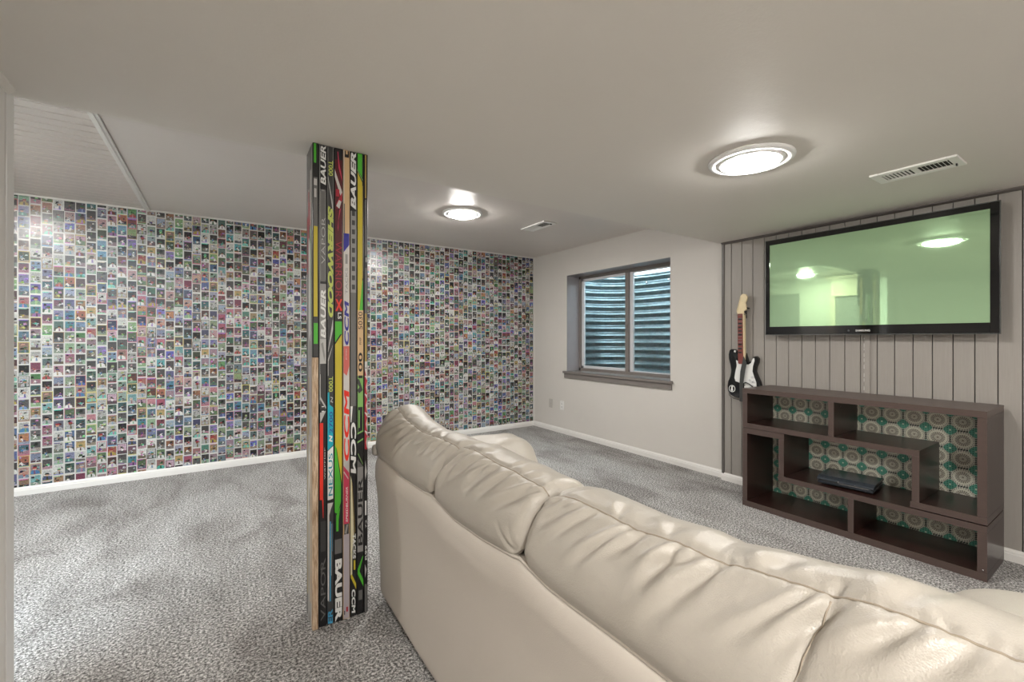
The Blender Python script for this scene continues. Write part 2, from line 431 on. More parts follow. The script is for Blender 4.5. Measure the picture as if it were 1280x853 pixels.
# ---- trading cards: one thin printed card per face, in columns, edge to edge
def hsv(h, s, v):
    import colorsys
    return colorsys.hsv_to_rgb(h, s, v)
def card_geo(r):
    """verts (x across, z up, depth) and coloured faces of one card"""
    V, Fc, col = [], [], []
    def poly(pts, d, c):
        o = len(V)
        for a, b in pts: V.append((a, b, d))
        Fc.append(tuple(range(o, o + len(pts)))); col.append(c)
    w, h = 0.0632, 0.0872
    k = r.random()
    if k < 0.74: g = r.uniform(0.44, 0.62); border = (g, g * 0.985, g * 0.94)
    elif k < 0.82: border = hsv(r.uniform(.11, .15), r.uniform(.5, .8), r.uniform(.4, .6))
    elif k < 0.87: border = hsv(r.uniform(.04, .08), .6, .25)
    elif k < 0.92: border = hsv(r.uniform(.55, .65), .5, .35)
    elif k < 0.96: border = hsv(r.uniform(.95, 1.0), .7, .4)
    else: border = (.05, .05, .05)
    t = 0.0007
    o = len(V)
    for a, b in ((0, 0), (w, 0), (w, h), (0, h)): V.append((a, b, t))
    for a, b in ((0, 0), (w, 0), (w, h), (0, h)): V.append((a, b, 0))
    Fc.append((0, 1, 2, 3)); col.append(border)
    for i in range(4): Fc.append((i, (i + 1) % 4, 4 + (i + 1) % 4, 4 + i)); col.append((.5, .5, .48))
    x0, x1, y0, y1 = 0.0040, w - 0.0040, r.uniform(.003, .009), h - r.uniform(.003, .006)
    kk = r.random()
    if kk < .20: bgc = hsv(r.uniform(.25, .47), r.uniform(.2, .65), r.uniform(.04, .3))
    elif kk < .44: bgc = hsv(r.uniform(.48, .70), r.uniform(.2, .75), r.uniform(.06, .38))
    elif kk < .64: bgc = hsv(r.choice([r.uniform(.0, .1), r.uniform(.92, 1)]), r.uniform(.2, .75), r.uniform(.05, .4))
    elif kk < .86: bgc = (lambda q: (q, q * .95, q * .95))(r.uniform(.010, .09))
    else: bgc = (lambda q: (q, q, q * .95))(r.uniform(.25, .5))
    poly([(x0, y0), (x1, y0), (x1, y1), (x0, y1)], t + .0002, bgc)
    gy = y0 + (y1 - y0) * r.uniform(.15, .45)
    gc = hsv(r.choice([.05, .08, .09, .3, .36, .6, .95]), r.uniform(.15, .5), r.uniform(.06, .3))
    poly([(x0, y0), (x1, y0), (x1, gy), (x0, gy + r.uniform(-.004, .006))], t + .0003, gc)
    # scenery: stands, sky, turf, other players
    for _ in range(r.randint(2, 5)):
        q, q2 = r.uniform(.008, .026), r.uniform(.006, .022)
        px, py = r.uniform(x0, x1 - q), r.uniform(y0, y1 - q2)
        c = hsv(r.random(), r.uniform(.05, .75), r.choice([.01, .02, .04, .12, .3, .5]))
        poly([(px, py), (px + q, py + r.uniform(0, q2 * .4)), (px + q * r.uniform(.6, 1), py + q2), (px + q * r.uniform(0, .3), py + q2 * r.uniform(.7, 1))], t + .00032, c)
    # a figure: shirt, arms, head, cap - portraits large, action shots small and leaning
    port = r.random() < .42
    cx = w / 2 + r.uniform(-.010, .010); sc = r.uniform(1.0, 1.5) if port else r.uniform(.55, .85)
    shirt = r.choice([(.5, .5, .48), (.58, .57, .55), (.3, .3, .31), hsv(r.random(), r.uniform(.5, .9), r.uniform(.08, .45)), hsv(r.random(), r.uniform(.3, .9), r.uniform(.03, .3)), hsv(r.choice([.0, .6, .45, .12]), .8, .3)])
    ang = 0 if port else r.uniform(-.9, .9)
    bx, by = (cx, y0) if port else (cx, r.uniform(y0 + .012, y0 + .03))
    ca, sa = math.cos(ang), math.sin(ang)
    def fig(pts, d, c):
        P2 = []
        for a, b in pts:
            X2, Y2 = bx + ca * a * sc - sa * b * sc, by + sa * a * sc + ca * b * sc
            P2.append((min(max(X2, x0), x1), min(max(Y2, y0), y1)))
        poly(P2, t + d, c)
    if port:
        fig([(-.021, 0), (.021, 0), (.019, .014), (.009, .022), (-.009, .022), (-.019, .014)], .0004, shirt)
        fig([(-.004, 0), (.005, 0), (.003, .020), (-.003, .020)], .00045, hsv(r.random(), .5, r.uniform(.03, .4)))
        hx, hy, hr = bx + r.uniform(-.003, .003), min(by + .030 * sc, y1 - .012), .0088 * sc
    else:
        pants = r.choice([(.5, .5, .48), (.32, .32, .32), (.06, .06, .07)])
        s1 = r.uniform(.004, .016)
        fig([(-.005, .0), (.003, .0), (-s1 * .4, -.018), (-s1 - .004, -.017)], .0004, pants)
        fig([(-.002, .0), (.006, .0), (s1 + .003, -.017), (s1 - .003, -.018)], .00041, pants)
        fig([(-.007, -.002), (.007, -.002), (.009, .018), (-.008, .019)], .00042, shirt)
        k2 = r.choice([-1, 1]); ay = r.uniform(.0, .03)
        fig([(k2 * .006, .018), (k2 * .022, ay), (k2 * .020, ay - .005), (k2 * .006, .011)], .00044, shirt)
        if r.random() < .5: fig([(k2 * .020, ay), (k2 * .030, ay + .020), (k2 * .032, ay + .019), (k2 * .022, ay - .002)], .00046, (.30, .17, .07))
        hx = min(max(bx - sa * .024 * sc, x0 + .006), x1 - .006); hy = min(by + ca * .024 * sc, y1 - .008); hr = .0065 * sc
    skin = r.choice([(.40, .23, .15), (.30, .16, .10), (.13, .065, .04), (.45, .28, .20)])
    poly([(hx + hr * .85 * math.cos(a), hy + hr * math.sin(a)) for a in [i * math.pi / 4 for i in range(8)]], t + .0005, skin)
    cap = r.choice([(.01, .01, .015), (.015, .02, .10), (.25, .02, .03), (.02, .10, .05), (.03, .02, .02), (.3, .3, .3)])
    s_ = r.choice([-1, 1])
    poly([(hx - hr, hy + hr * .2), (hx + hr, hy + hr * .2), (hx + hr * .8, hy + hr * 1.1), (hx - hr * .8, hy + hr * 1.1)], t + .0006, cap)
    poly([(hx, hy + hr * .2), (hx + s_ * hr * 1.5, hy + hr * .05), (hx + s_ * hr * 1.3, hy + hr * .4), (hx, hy + hr * .6)], t + .0006, cap)
    if r.random() < .55:
        c = hsv(r.random(), r.uniform(.3, .9), r.uniform(.1, .55)); yb = r.choice([y0 - .003, y1 - .006])
        e_ = r.uniform(0, .025)
        poly([(x0, yb), (x1 - e_, yb), (x1 - e_, yb + .006), (x0, yb + .006)], t + .0006, c)
    return np.array(V), Fc, col
CARDS = [card_geo(random.Random(100 + i)) for i in range(240)]
rt = random.Random(17)
def card_mesh(zlim, parts):
    """joins [(card index, x, z, lift)] into one mesh in wall coordinates"""
    V, Fs, cols, o = [], [], [], 0
    for k, x, z, dz in parts:
        v, f, c = CARDS[k]
        tx, tz = rt.uniform(-.0009, .0009), rt.uniform(-.0010, .0010)      # each card lies a touch askew
        V += [(x + a, YW - 0.0010 - d - (tx * (a / .0632 - .5) + tz * (b / .0872 - .5) if d > 0 else -.0010), min(max(z + b, zlim[0]), zlim[1])) for a, b, d in v.tolist()]
        for fi, (face, cc) in enumerate(zip(f, c)):
            Fs.append(tuple(q + o for q in face)); cols += [(*cc, 0.0 if fi == 0 else 1.0)] * len(face)
        o += len(v)
    me = bpy.data.meshes.new('trading_card'); me.from_pydata(V, [], Fs); me.materials.append(M['card'])
    at = me.color_attributes.new('col', 'FLOAT_COLOR', 'CORNER'); at.data.foreach_set('color', np.array(cols, dtype=np.float32).ravel())
    me.update(); return me
rc = random.Random(5)
spots = []
colx, ci = XW - 0.016 - 0.0640, 0
cols_x = []
while colx > XA: cols_x.append(colx); colx -= 0.0640
for x in cols_x[::-1]:
    z = ZC - 0.014 - rc.uniform(0.02, 0.0872)
    while z > 0.066 - 0.07:
        spots.append((rc.randrange(len(CARDS)), x + rc.uniform(-.0008, .0008), z)); z -= 0.0882
# the top and bottom card of each column are cut to fit
ZL = (0.0665, ZC - 0.0142)
near = sorted([s for s in spots if s[1] > -1.345], key=lambda s: s[1])[:300]
nset = set(near)
local = {}
for k, x, z in near:
    cut = z < ZL[0] or z + 0.0872 > ZL[1]
    if cut: o = link('trading_card', card_mesh((ZL[0] - z, ZL[1] - z), [(k, 0, 0, 0)]), wall_back)
    else:
        if k not in local: local[k] = card_mesh((-9, 9), [(k, 0, 0, 0)])
        o = link('trading_card', local[k], wall_back)
    o.location = (x, -0.0001, z)
rest = [(k, x, z, 0.0) for k, x, z in spots if (k, x, z) not in nset]
ro = link('trading_cards', card_mesh(ZL, rest), wall_back); ro['kind'] = 'stuff'

# ---- plank panelling of the television wall
pan = box('wall_panelling', (XP + 0.010, XW, YB, 2.147, 0, ZS), M['groove'], kind='structure')
PJ = 0.0900; yj = 2.069; edges = [2.135, yj]
while yj > YB + PJ: yj -= PJ; edges.append(yj)
pr = random.Random(3)
for a, b in zip(edges[:-1], edges[1:]):
    box('plank', (XP + pr.uniform(0, .002), XP + 0.0105, b + 0.0022, a - 0.0022, 0, ZS - 0.001), M['plank'], pan, bevel=0.002)
MB().box(XP - 0.008, XP + 0.010, 2.128, 2.150, 0, ZS - 0.001).build('trim_6', M['trim'], kind='structure', bevel=0.003)
MB().prism([(0, 0), (-0.018, 0), (-0.017, -0.007), (-0.008, -0.016), (0, -0.018)], lambda a, b, d: (XP + a, d, ZS + b), YB, 2.150).build('trim_7', M['trim'], kind='structure')  # dark colour stands in for the shade along the low ceiling
rw = box('cable_raceway', (XP - 0.012, XP, 1.113, 1.146, 0.0, 1.30), M['plank'], bevel=0.003)
tag(rw, 'narrow painted cable cover running down the planks from the television', 'cable cover')
e = MB()
zz = 0.87
while zz < 1.235:
    L = pr.uniform(.006, .03); e.box(XP - 0.0126, XP - 0.0118, 1.1435, 1.1458, zz, zz + L); zz += L + pr.uniform(.004, .03)
e.build('chipped_edge', M['white'], rw, 'stuff')

# ---- alcove door and cased opening (seen mirrored in the television screen)
dr = box('door_1', (XA, XA + 0.035, 3.95, 4.55, 0, 2.07), M['door'], kind='structure', bevel=0.003)
MB().box(XA + 0.035, XA + 0.04, 4.03, 4.47, 1.15, 1.95).box(XA + 0.035, XA + 0.04, 4.03, 4.47, 0.2, 1.0).build('door_panel', M['door'], dr, bevel=0.003)
MB().lathe([(0.012, 0), (0.012, 0.03), (0.028, 0.035), (0.030, 0.05), (0.020, 0.06), (0, 0.062)], (XA + 0.035, 4.0, 1.0), 16, 'x').build('door_handle', M['chrome'], dr)
hd = MB()
hd.box(XA, XA + 0.06, 2.75, 3.45, 1.96, 1.99).box(XA, XA + 0.045, 2.78, 3.42, 1.99, 2.27).box(XA, XA + 0.09, 2.72, 3.48, 2.27, 2.31).box(XA, XA + 0.11, 2.70, 3.50, 2.31, 2.325)
hd.box(XA, XA + 0.03, 3.36, 3.44, 0, 1.96).box(XA, XA + 0.03, 2.76, 2.84, 0, 1.96)
hd.build('trim_8', M['casing'], kind='structure', bevel=0.003)
box('door_2', (XA, XA + 0.012, 2.84, 3.36, 0, 1.96), M['door'], kind='structure')

# ---- window
XG = 3.865
wroot = empty('window_1', (XG, (W0 + W1) / 2, WB)); wroot['kind'] = 'structure'
def wpart(name, mb, mat, bevel=0.002):
    o = mb.build(name, mat, None, None, bevel); o.parent = wroot; o.matrix_parent_inverse = Matrix.Translation(wroot.location).inverted(); return o
wpart('window_reveal', MB().box(XW - 0.001, XG + 0.06, W1 - 0.004, W1 + 0.0, WB, WT).box(XW - 0.001, XG + 0.06, W0, W0 + 0.004, WB, WT).box(XW - 0.001, XG + 0.06, W0, W1, WT - 0.004, WT), M['reveal'], 0)
wpart('window_sill', MB().box(XW - 0.034, XG + 0.02, W0 - 0.0, W1, WB - 0.026, WB + 0.002).box(XW - 0.036, XW - 0.0, W0 - 0.03, W1 + 0.045, WB - 0.026, WB + 0.002).box(XW - 0.018, XW, W0 - 0.02, W1 + 0.035, WB - 0.085, WB - 0.026), M['taupe'], 0.003)
fr = MB(); a, b, zb, zt = W0 + 0.004, W1 - 0.004, WB, WT - 0.004
fr.box(XG - 0.02, XG + 0.05, b - 0.035, b, zb, zt).box(XG - 0.02, XG + 0.05, a, a + 0.04, zb, zt)
fr.box(XG - 0.02, XG + 0.05, a, b, zt - 0.035, zt).box(XG - 0.02, XG + 0.05, a, b, zb, zb + 0.035)
wpart('window_frame', fr, M['taupe'])
YM = 3.41
sl = MB(); b2 = b - 0.04; zb2, zt2 = zb + 0.036, zt - 0.036
sl.box(XG - 0.012, XG + 0.018, b2 - 0.042, b2, zb2, zt2).box(XG - 0.012, XG + 0.018, YM + 0.04, b2, zt2 - 0.03, zt2).box(XG - 0.012, XG + 0.018, YM + 0.04, b2, zb2, zb2 + 0.032)
wpart('sash', sl, M['vinyl'], 0.004)
st = MB().box(XG - 0.018, XG + 0.02, YM + 0.0, YM + 0.05, zb2 - 0.01, zt2 + 0.01)
wpart('meeting_stile', st, M['taupe'], 0.003)
fx = MB().box(XG + 0.004, XG + 0.034, YM - 0.045, YM - 0.001, zb2, zt2).box(XG + 0.004, XG + 0.034, a + 0.04, YM - 0.045, zt2 - 0.012, zt2).box(XG + 0.004, XG + 0.034, a + 0.04, YM - 0.045, zb2, zb2 + 0.012)
wpart('fixed_frame', fx, M['vinyl'], 0.004)
wpart('glass', MB().box(XG + 0.002, XG + 0.006, YM + 0.045, b2 - 0.038, zb2 + 0.028, zt2 - 0.026), M['glass'], 0)
wpart('glass', MB().box(XG + 0.018, XG + 0.022, a + 0.04, YM - 0.04, zb2 + 0.01, zt2 - 0.01), M['glass'], 0)
lk = MB().box(XG - 0.03, XG - 0.018, YM + 0.012, YM + 0.036, 1.30, 1.37)
wpart('window_latch', lk, M['taupe'], 0.003)

# window well of corrugated steel outside
def corr():
    th = np.linspace(-0.02, math.pi + 0.02, 72); zz = np.arange(0.42, 2.075, 0.0085)
    T, Z = np.meshgrid(th, zz, indexing='ij')
    wv = 0.016 * np.sin(2 * math.pi * Z / 0.098)
    ra, rb = 0.98 + wv, 0.86 + wv
    ce, se = np.cos(T), np.sin(T)
    sg = lambda q, p: np.sign(q) * np.abs(q) ** p
    return np.stack([XG + 0.06 + rb * sg(se, .62), 3.47 + ra * sg(ce, .62), Z], -1)
V, Q = grid_mesh(corr())
well = fast_mesh('window_well', V, Q, M['galv'])
tag(well, 'corrugated galvanised steel window well outside the basement window', 'window well')
wr = []
P = corr()[:, -1, :]
MB().tube([tuple(p) for p in P], 0.016, 8).build('rim', M['galv'], well)
bl = MB()
for k, (yy, zz) in enumerate([(2.75, 1.98), (3.1, 1.97), (3.55, 1.96), (3.9, 1.96)]):
    bl.lathe([(0.016, 0), (0.016, -0.012), (0, -0.014)], (XG + 0.06 + 0.83, yy, zz), 8, 'x')
bl.build('bolts', M['chrome'], well, 'stuff')
box('window_well_floor', (XG + 0.03, XG + 1.2, 2.3, 4.7, 0.36, 0.44), M['gravel'], kind='structure')
gr = empty('well_cover', (XG + 0.1, 3.47, 2.22), 'pale slatted cover lying over the top of the window well', 'cover')
gr.location.z = 2.11
for k in range(6):
    o = box('slat', (XG + 0.06 + k * 0.16, XG + 0.14 + k * 0.16, 2.42, 4.52, 2.112, 2.127), M['white'], None, bevel=0.003)
    o.parent = gr; o.matrix_parent_inverse = Matrix.Translation(gr.location).inverted()
for yy in (2.5, 3.15, 3.8, 4.43):
    o = box('crossbar', (XG + 0.05, XG + 1.0, yy, yy + 0.035, 2.127, 2.142), M['taupe'], None, bevel=0.003)
    o.parent = gr; o.matrix_parent_inverse = Matrix.Translation(gr.location).inverted()

# ---- outlet plates on the window wall
def plate(y, z, mat, label, outlet):
    p = MB().box(XW - 0.006, XW, y - 0.036, y + 0.036, z - 0.058, z + 0.058).build('wall_plate' if not outlet else 'wall_outlet', mat, bevel=0.003)
    tag(p, label, 'outlet' if outlet else 'cover plate')
    if outlet:
        for dz in (-0.02, 0.02):
            MB().box(XW - 0.0085, XW - 0.006, y - 0.016, y + 0.016, z + dz - 0.014, z + dz + 0.014).build('socket', M['plastic'], p, bevel=0.002)
        q = MB()
        for dz in (-0.02, 0.02):
            q.box(XW - 0.009, XW - 0.0084, y - 0.008, y - 0.005, z + dz - 0.006, z + dz + 0.006).box(XW - 0.009, XW - 0.0084, y + 0.005, y + 0.008, z + dz - 0.006, z + dz + 0.006)
        q.build('slots', M['slot'], p, 'stuff')
    else:
        MB().lathe([(0.004, 0), (0.004, -0.001), (0, -0.0015)], (XW - 0.006, y, z), 10, 'x').build('screw', M['chrome'], p)
plate(4.325, 0.355, M['plastic'], 'white wall outlet low on the window wall, nearer the window', True)
plate(4.555, 0.357, M['coverplate'], 'blank cover plate painted like the wall, beside the white outlet', False)

# ================================================================== CEILING LIGHTS AND VENTS
def ceiling_light(x, y, z, label, k):
    r = empty('ceiling_light', (x, y, z), label, 'ceiling light', 'round ceiling lights')
    def put(name, prof, mat, n=48):
        return MB().lathe(prof, (0, 0, 0), n).build(name, mat, r)
    put('ring', [(0.150, 0), (0.176, 0), (0.178, -0.005), (0.174, -0.011), (0.162, -0.016), (0.148, -0.016), (0.143, -0.010), (0.138, -0.010), (0.135, -0.017), (0.124, -0.020), (0.116, -0.017), (0.116, -0.004)], M['lampring'])
    put('diffuser', [(0.1165, -0.012), (0.114, -0.021), (0.104, -0.029), (0.086, -0.036), (0.06, -0.041), (0.03, -0.0435), (0.001, -0.044)], make_emit('lamp_diffuser', (1.0, 0.975, 0.935), LAMP * k), 32)
    return r
ceiling_light(2.018, 1.069, ZS, 'round white flush light glowing on the low ceiling, near the television', 0.58)
ceiling_light(1.80, 3.51, ZC, 'round white flush light glowing on the higher ceiling, before the card wall', 1.0)
ceiling_light(-1.50, 3.56, ZC, 'round white flush light on the alcove ceiling beyond the left edge of the picture', 1.0)
ceiling_light(2.0, -1.35, ZS, 'added unseen fill light on the low ceiling behind the sofa arm, out of the picture', 1.0)  # made-up lamp, added to brighten the near part of the room
ceiling_light(-0.02, -0.95, ZS, 'added unseen fill light on the low ceiling behind the viewer', 1.75)  # made-up lamp, added and turned up to fill the sofa's back panel

def vent(x, y, z, wx, wy, label):
    r = empty('ceiling_vent', (x, y, z), label, 'vent', 'white ceiling registers')
    hx, hy = wx / 2, wy / 2
    box('duct_opening', (-hx + .03, hx - .03, -hy + .03, hy - .03, -0.004, 0.002), M['slot'], r)
    f = MB(); f.box(-hx, hx, -hy, -hy + .036, -.010, 0).box(-hx, hx, hy - .036, hy, -.010, 0).box(-hx, -hx + .036, -hy + .036, hy - .036, -.010, 0).box(hx - .036, hx, -hy + .036, hy - .036, -.010, 0).box(-hx + .036, hx - .036, -.012, .012, -.009, 0)
    f.build('frame', M['vent'], r, bevel=0.003)
    n = int((wy - .075) / 0.0145)
    for k in range(n):
        yy = -hy + .04 + (k + .5) * (wy - .08) / n
        if abs(yy) < .014: continue
        s = 1 if yy > 0 else -1
        q = MB().prism([(-.0045, 0), (-.0030, 0), (.0055, -.008), (.0040, -.008)], lambda a, b, d: (d, yy + s * a, b), -hx + .034, hx - .034)
        q.build('slat', M['vent'], r)
    box('lever', (hx - .06, hx - .045, -hy + .022, -hy + .027, -.02, -.008), M['blk'], r)
vent(2.805, 0.688, ZS, 0.172, 0.318, 'white slatted register in the low ceiling beside the television')
vent(2.640, 3.500, ZC, 0.160, 0.385, 'small white register in the higher ceiling near the window')

# ================================================================== HOCKEY STICKS ON THE POST
FY = 1.985                                            # front face of the clad post
def zy(X, y):                                         # height on the post's front for a row of the survey
    d = math.sin(YAW) * X + math.cos(YAW) * FY
    return EYE - (y - CY_PX) * d / F_PX
SX = [0.3195 + q / 590 * 0.2285 for q in (0, 68, 149, 222, 316, 391, 466, 545, 590)]
SOFF = [-0.004, 0.001, 0, -0.001, 0, 0.001, 0, -0.001]
post = box('trim_9', (SX[0] + 0.021, SX[-1] - 0.021, FY + 0.021, FY + 0.150, 0, ZS), M['trim'], kind='structure')
def front_stick(i, base, label, gfx, texts, split=None):
    x0, x1 = SX[i] + 0.0007, SX[i + 1] - 0.0007
    yf = FY + SOFF[i]; xm = (x0 + x1) / 2
    s = MB().box(x0, x1, yf, FY + 0.0205, 0, ZS - 0.001).build('hockey_stick', PM[base] if base in PM else M[base], bevel=0.0025)
    tag(s, label, 'hockey stick', 'hockey sticks cladding the post')
    X = lambda u: x0 + 0.0016 + u * (x1 - x0 - 0.0032)
    cl = lambda z: min(max(z, 0.003), ZS - 0.004)
    names = []; mb = MB(); lift = 0.0004
    for g in gfx:
        c, pts = g[0], g[1:]
        if len(pts) == 4 and not isinstance(pts[0], tuple): u0, u1, a, b = pts; pts = [(u0, a), (u1, a), (u1, b), (u0, b)]
        if c not in names: names.append(c)
        lift += 0.00004
        mb.add([(X(u), yf - lift, cl(zy(xm, y))) for u, y in pts], [tuple(range(len(pts)))], names.index(c))
    if names: mb.build('decoration', [PM[n] if n in PM else M[n] for n in names], s)
    if split:
        b = MB().box(x0 - 0.001, x1 - 0.003, yf - 0.003, FY + 0.018, 0.0, zy(xm, split)).build('bare_wood_end', M['rawwood'], s, bevel=0.003); b['label'] = 'bare wooden lower end'
    for body, c, u0, u1, a, b, way, sh, bold in texts:
        za, zb = cl(zy(xm, a)), cl(zy(xm, b)); yy = yf - 0.0011
        if way == 'up': fn = lambda t, h: Vector((X(u1 - h * (u1 - u0)), yy, zb + t * (za - zb)))
        else: fn = lambda t, h: Vector((X(u0 + h * (u1 - u0)), yy, za + t * (zb - za)))
        text_mesh('lettering', body, PM[c], fn, s, sh, bold)
    return s
front_stick(0, 'black', 'black hockey stick with green and yellow bands and bare wooden lower end, left front corner',
    [('green', .15, .55, 150, 204), ('grey', .1, .8, 222, 283), ('light', .15, .7, 224, 232), ('light', .2, .6, 236, 247), ('yellow', .12, .8, 283, 396), ('dark', .1, .85, 397, 404), ('green', .12, .85, 404, 430), ('dark', .1, .9, 430, 446)],
    [], split=447)
front_stick(1, 'black', 'black hockey stick, white block lettering, grey panel, red flash below; second from left',
    [('light', .0, .06, 150, 505), ('grey', .1, .9, 237, 352), ('mid', .12, .18, 240, 350), ('mid', .82, .88, 240, 350), ('mid', .3, .7, 237, 239), ('mid', .08, .95, 355, 425), ('light', .08, .95, 424, 455), ('mid', (.2, 430), (.5, 428), (.8, 445), (.7, 452)),
     ('dark', .1, .92, 456, 512), ('light', (.02, 468), (.12, 468), (.14, 496), (.95, 509), (.95, 512), (.04, 499)), ('light', (.05, 516), (.95, 514), (.1, 529)),
     ('red', .02, .52, 529, 625), ('red', (.36, 625), (.56, 625), (.56, 648), (.5, 648)), ('dark', .15, .9, 652, 690), ('grey', (.2, 715), (.5, 705), (.9, 698), (.9, 701), (.5, 709), (.25, 719))],
    [('BAUER', 'white', .14, .92, 180, 231, 'up', .2, .03), ('VAPOR', 'light', .25, .8, 272, 330, 'up', 0, -.01), ('BAUER', 'white', .16, .9, 362, 423, 'up', .2, .03), ('11', 'white', .3, .65, 508, 515, 'up', 0, 0), ('warrior', 'light', .62, .85, 560, 600, 'up', 0, 0), ('VAPOR', 'grey', .15, .85, 700, 776, 'up', 0, 0)])
front_stick(2, 'dark', 'dark grey hockey stick with long lime lettering above a cyan and white panel',
    [('mid', .0, .07, 150, 400), ('mid', .9, .97, 150, 400), ('light', (.02, 222), (.1, 222), (.8, 250), (.95, 262), (.84, 262)), 
     ('light', (.85, 400), (.93, 400), (.93, 412), (.1, 440), (.04, 440)), ('light', (.85, 432), (.95, 430), (.14, 452), (.14, 470), (.04, 470), (.04, 450)),
     ('cyan', (.0, 491), (.3, 490), (.35, 506), (.95, 510), (.95, 557), (.0, 563)), ('white', (.0, 564), (.95, 558), (.95, 624), (.0, 626)), ('black', .0, 1, 625, 628),
     ('pale', (.0, 629), (.95, 629), (.55, 637), (.28, 644), (.25, 752), (.0, 750)), ('sky', .38, .56, 652, 752), ('light', .6, .66, 655, 720), ('sky', .8, .84, 655, 690)],
    [('T000', 'lime', .15, .9, 201, 220, 'down', 0, .02), ('SHERWOOD', 'lime', .05, .97, 258, 397, 'down', .25, .06), ('T000', 'lime', .2, .9, 471, 490, 'down', 0, .02), ('N', 'light', .5, .9, 496, 504, 'up', .2, .02),
     ('2700', 'navy', .3, .85, 515, 542, 'up', 0, .01), ('N', 'white', .25, .8, 544, 553, 'up', .2, .05), ('NEXUS', 'teal', .15, .85, 567, 620, 'up', 0, .01), ('ER', 'sky', .05, .85, 762, 785, 'up', .05, .03)])
front_stick(3, 'black', 'black and maroon hockey stick turning green and yellow, bold white letters near the carpet',
    [('maroon', .05, .95, 200, 390), ('rose', (.35, 190), (.45, 190), (.6, 205), (.95, 222), (.95, 226), (.5, 210)), ('pale', (.0, 212), (.12, 216), (.98, 240), (.98, 252), (.45, 236), (.0, 222)), ('crimson', .15, .6, 237, 246), ('crimson', (.95, 240), (.98, 250), (.3, 262), (.2, 255)),
     ('pale', (.55, 250), (.85, 252), (.6, 261), (.2, 258)), ('rose', (.6, 262), (.8, 260), (.5, 275), (.45, 290), (.38, 285)), ('red', (.1, 374), (.3, 374), (.98, 388), (.78, 389)), ('red', (.98, 374), (.75, 374), (.1, 389), (.32, 389)),
     ('green', .05, .92, 402, 418), ('green', (.05, 418), (.92, 414), (.92, 415), (.05, 428)), ('yellow', (.05, 431), (.92, 418), (.92, 560), (.05, 560)),
     ('yellow', (.25, 560), (.92, 560), (.92, 606), (.7, 590)), ('green', (.0, 555), (.2, 560), (.6, 590), (.8, 606), (.8, 628), (.35, 642), (.0, 640)), ('green', (.2, 644), (.7, 634), (.5, 650), (.48, 664), (.2, 664)),
     ('grey', .0, .9, 674, 692)],
    [('WARRIOR', 'crimson', .1, .9, 302, 372, 'down', 0, -.012), ('LS', 'white', .4, .85, 391, 399, 'down', 0, .02), ('BAUER', 'white', .05, .92, 699, 779, 'down', 0, .05)])
front_stick(4, 'wood', 'tan wooden hockey stick with navy wedge, white and red panels and crimson lower part',
    [('pale', .0, .12, 150, 293), ('black', .2, .95, 182, 197), ('wood', .4, .7, 188, 193), ('dark', .08, .22, 255, 293), ('navy', .0, .98, 292, 316), ('pale', (.0, 316), (.98, 305), (.98, 433), (.0, 433)), ('navy', (.0, 292), (.98, 292), (.98, 306), (.0, 316)),
     ('mid', .3, .7, 318, 330), ('coral', (.0, 433), (.98, 433), (.98, 458), (.55, 470), (.0, 466)), ('pale', (.0, 466), (.55, 470), (.98, 458), (.98, 590), (.0, 590)), ('light', .0, .98, 575, 592),
     ('rose', (.0, 582), (.98, 592), (.98, 655), (.0, 655)), ('pale', (.0, 590), (.1, 589), (.8, 598), (.8, 600)), ('dark', .1, .9, 655, 668), ('mid', (.2, 666), (.5, 656), (.8, 656), (.5, 668)), ('lilac', .0, .98, 668, 790), ('crimson', .45, .75, 759, 765), ('black', .1, .25, 763, 768)],
    [('TACKS', 'mid', .3, .7, 335, 368, 'up', 0, 0), ('CCM', 'navy', .12, .92, 376, 432, 'up', .15, 0), ('JETSPEED', 'pale', .35, .6, 436, 450, 'up', 0, 0), ('CCM', 'red', .05, .98, 487, 577, 'up', .1, 0), ('SPEEDBURNER', 'white', .4, .72, 609, 653, 'up', .2, .01)])
front_stick(5, 'black', 'black hockey stick with slanted white letters near the ceiling and grey chequered middle',
    [('mid', .04, .98, 264, 508)] + [('dark', .25, .78, 264 + k * 11.5, 270 + k * 11.5) for k in range(9)] + [('grey', .04, .98, 366, 508), ('white', (.02, 508), (.4, 508), (.15, 528), (.02, 528)), ('dark', (.4, 508), (.98, 508), (.98, 528), (.15, 528)),
     ('cream', (.0, 594), (.2, 600), (.45, 640), (.75, 700), (.6, 668), (.25, 690), (.2, 722), (.0, 718)), ('gold', (.2, 600), (.3, 604), (.8, 665), (.75, 668)), ('yellow', .55, .85, 701, 713), ('yellow', (.08, 718), (.25, 718), (.98, 731), (.98, 738), (.08, 722)), ('cream', .1, .3, 690, 718)],
    [('BAUER', 'white', .06, .96, 184, 262, 'up', .25, .04), ('CCM', 'white', .05, .98, 528, 593, 'down', .1, 0), ('TACKS', 'white', .35, .9, 668, 699, 'down', .1, .03), ('CCM', 'white', .2, .85, 737, 767, 'down', .1, 0)])
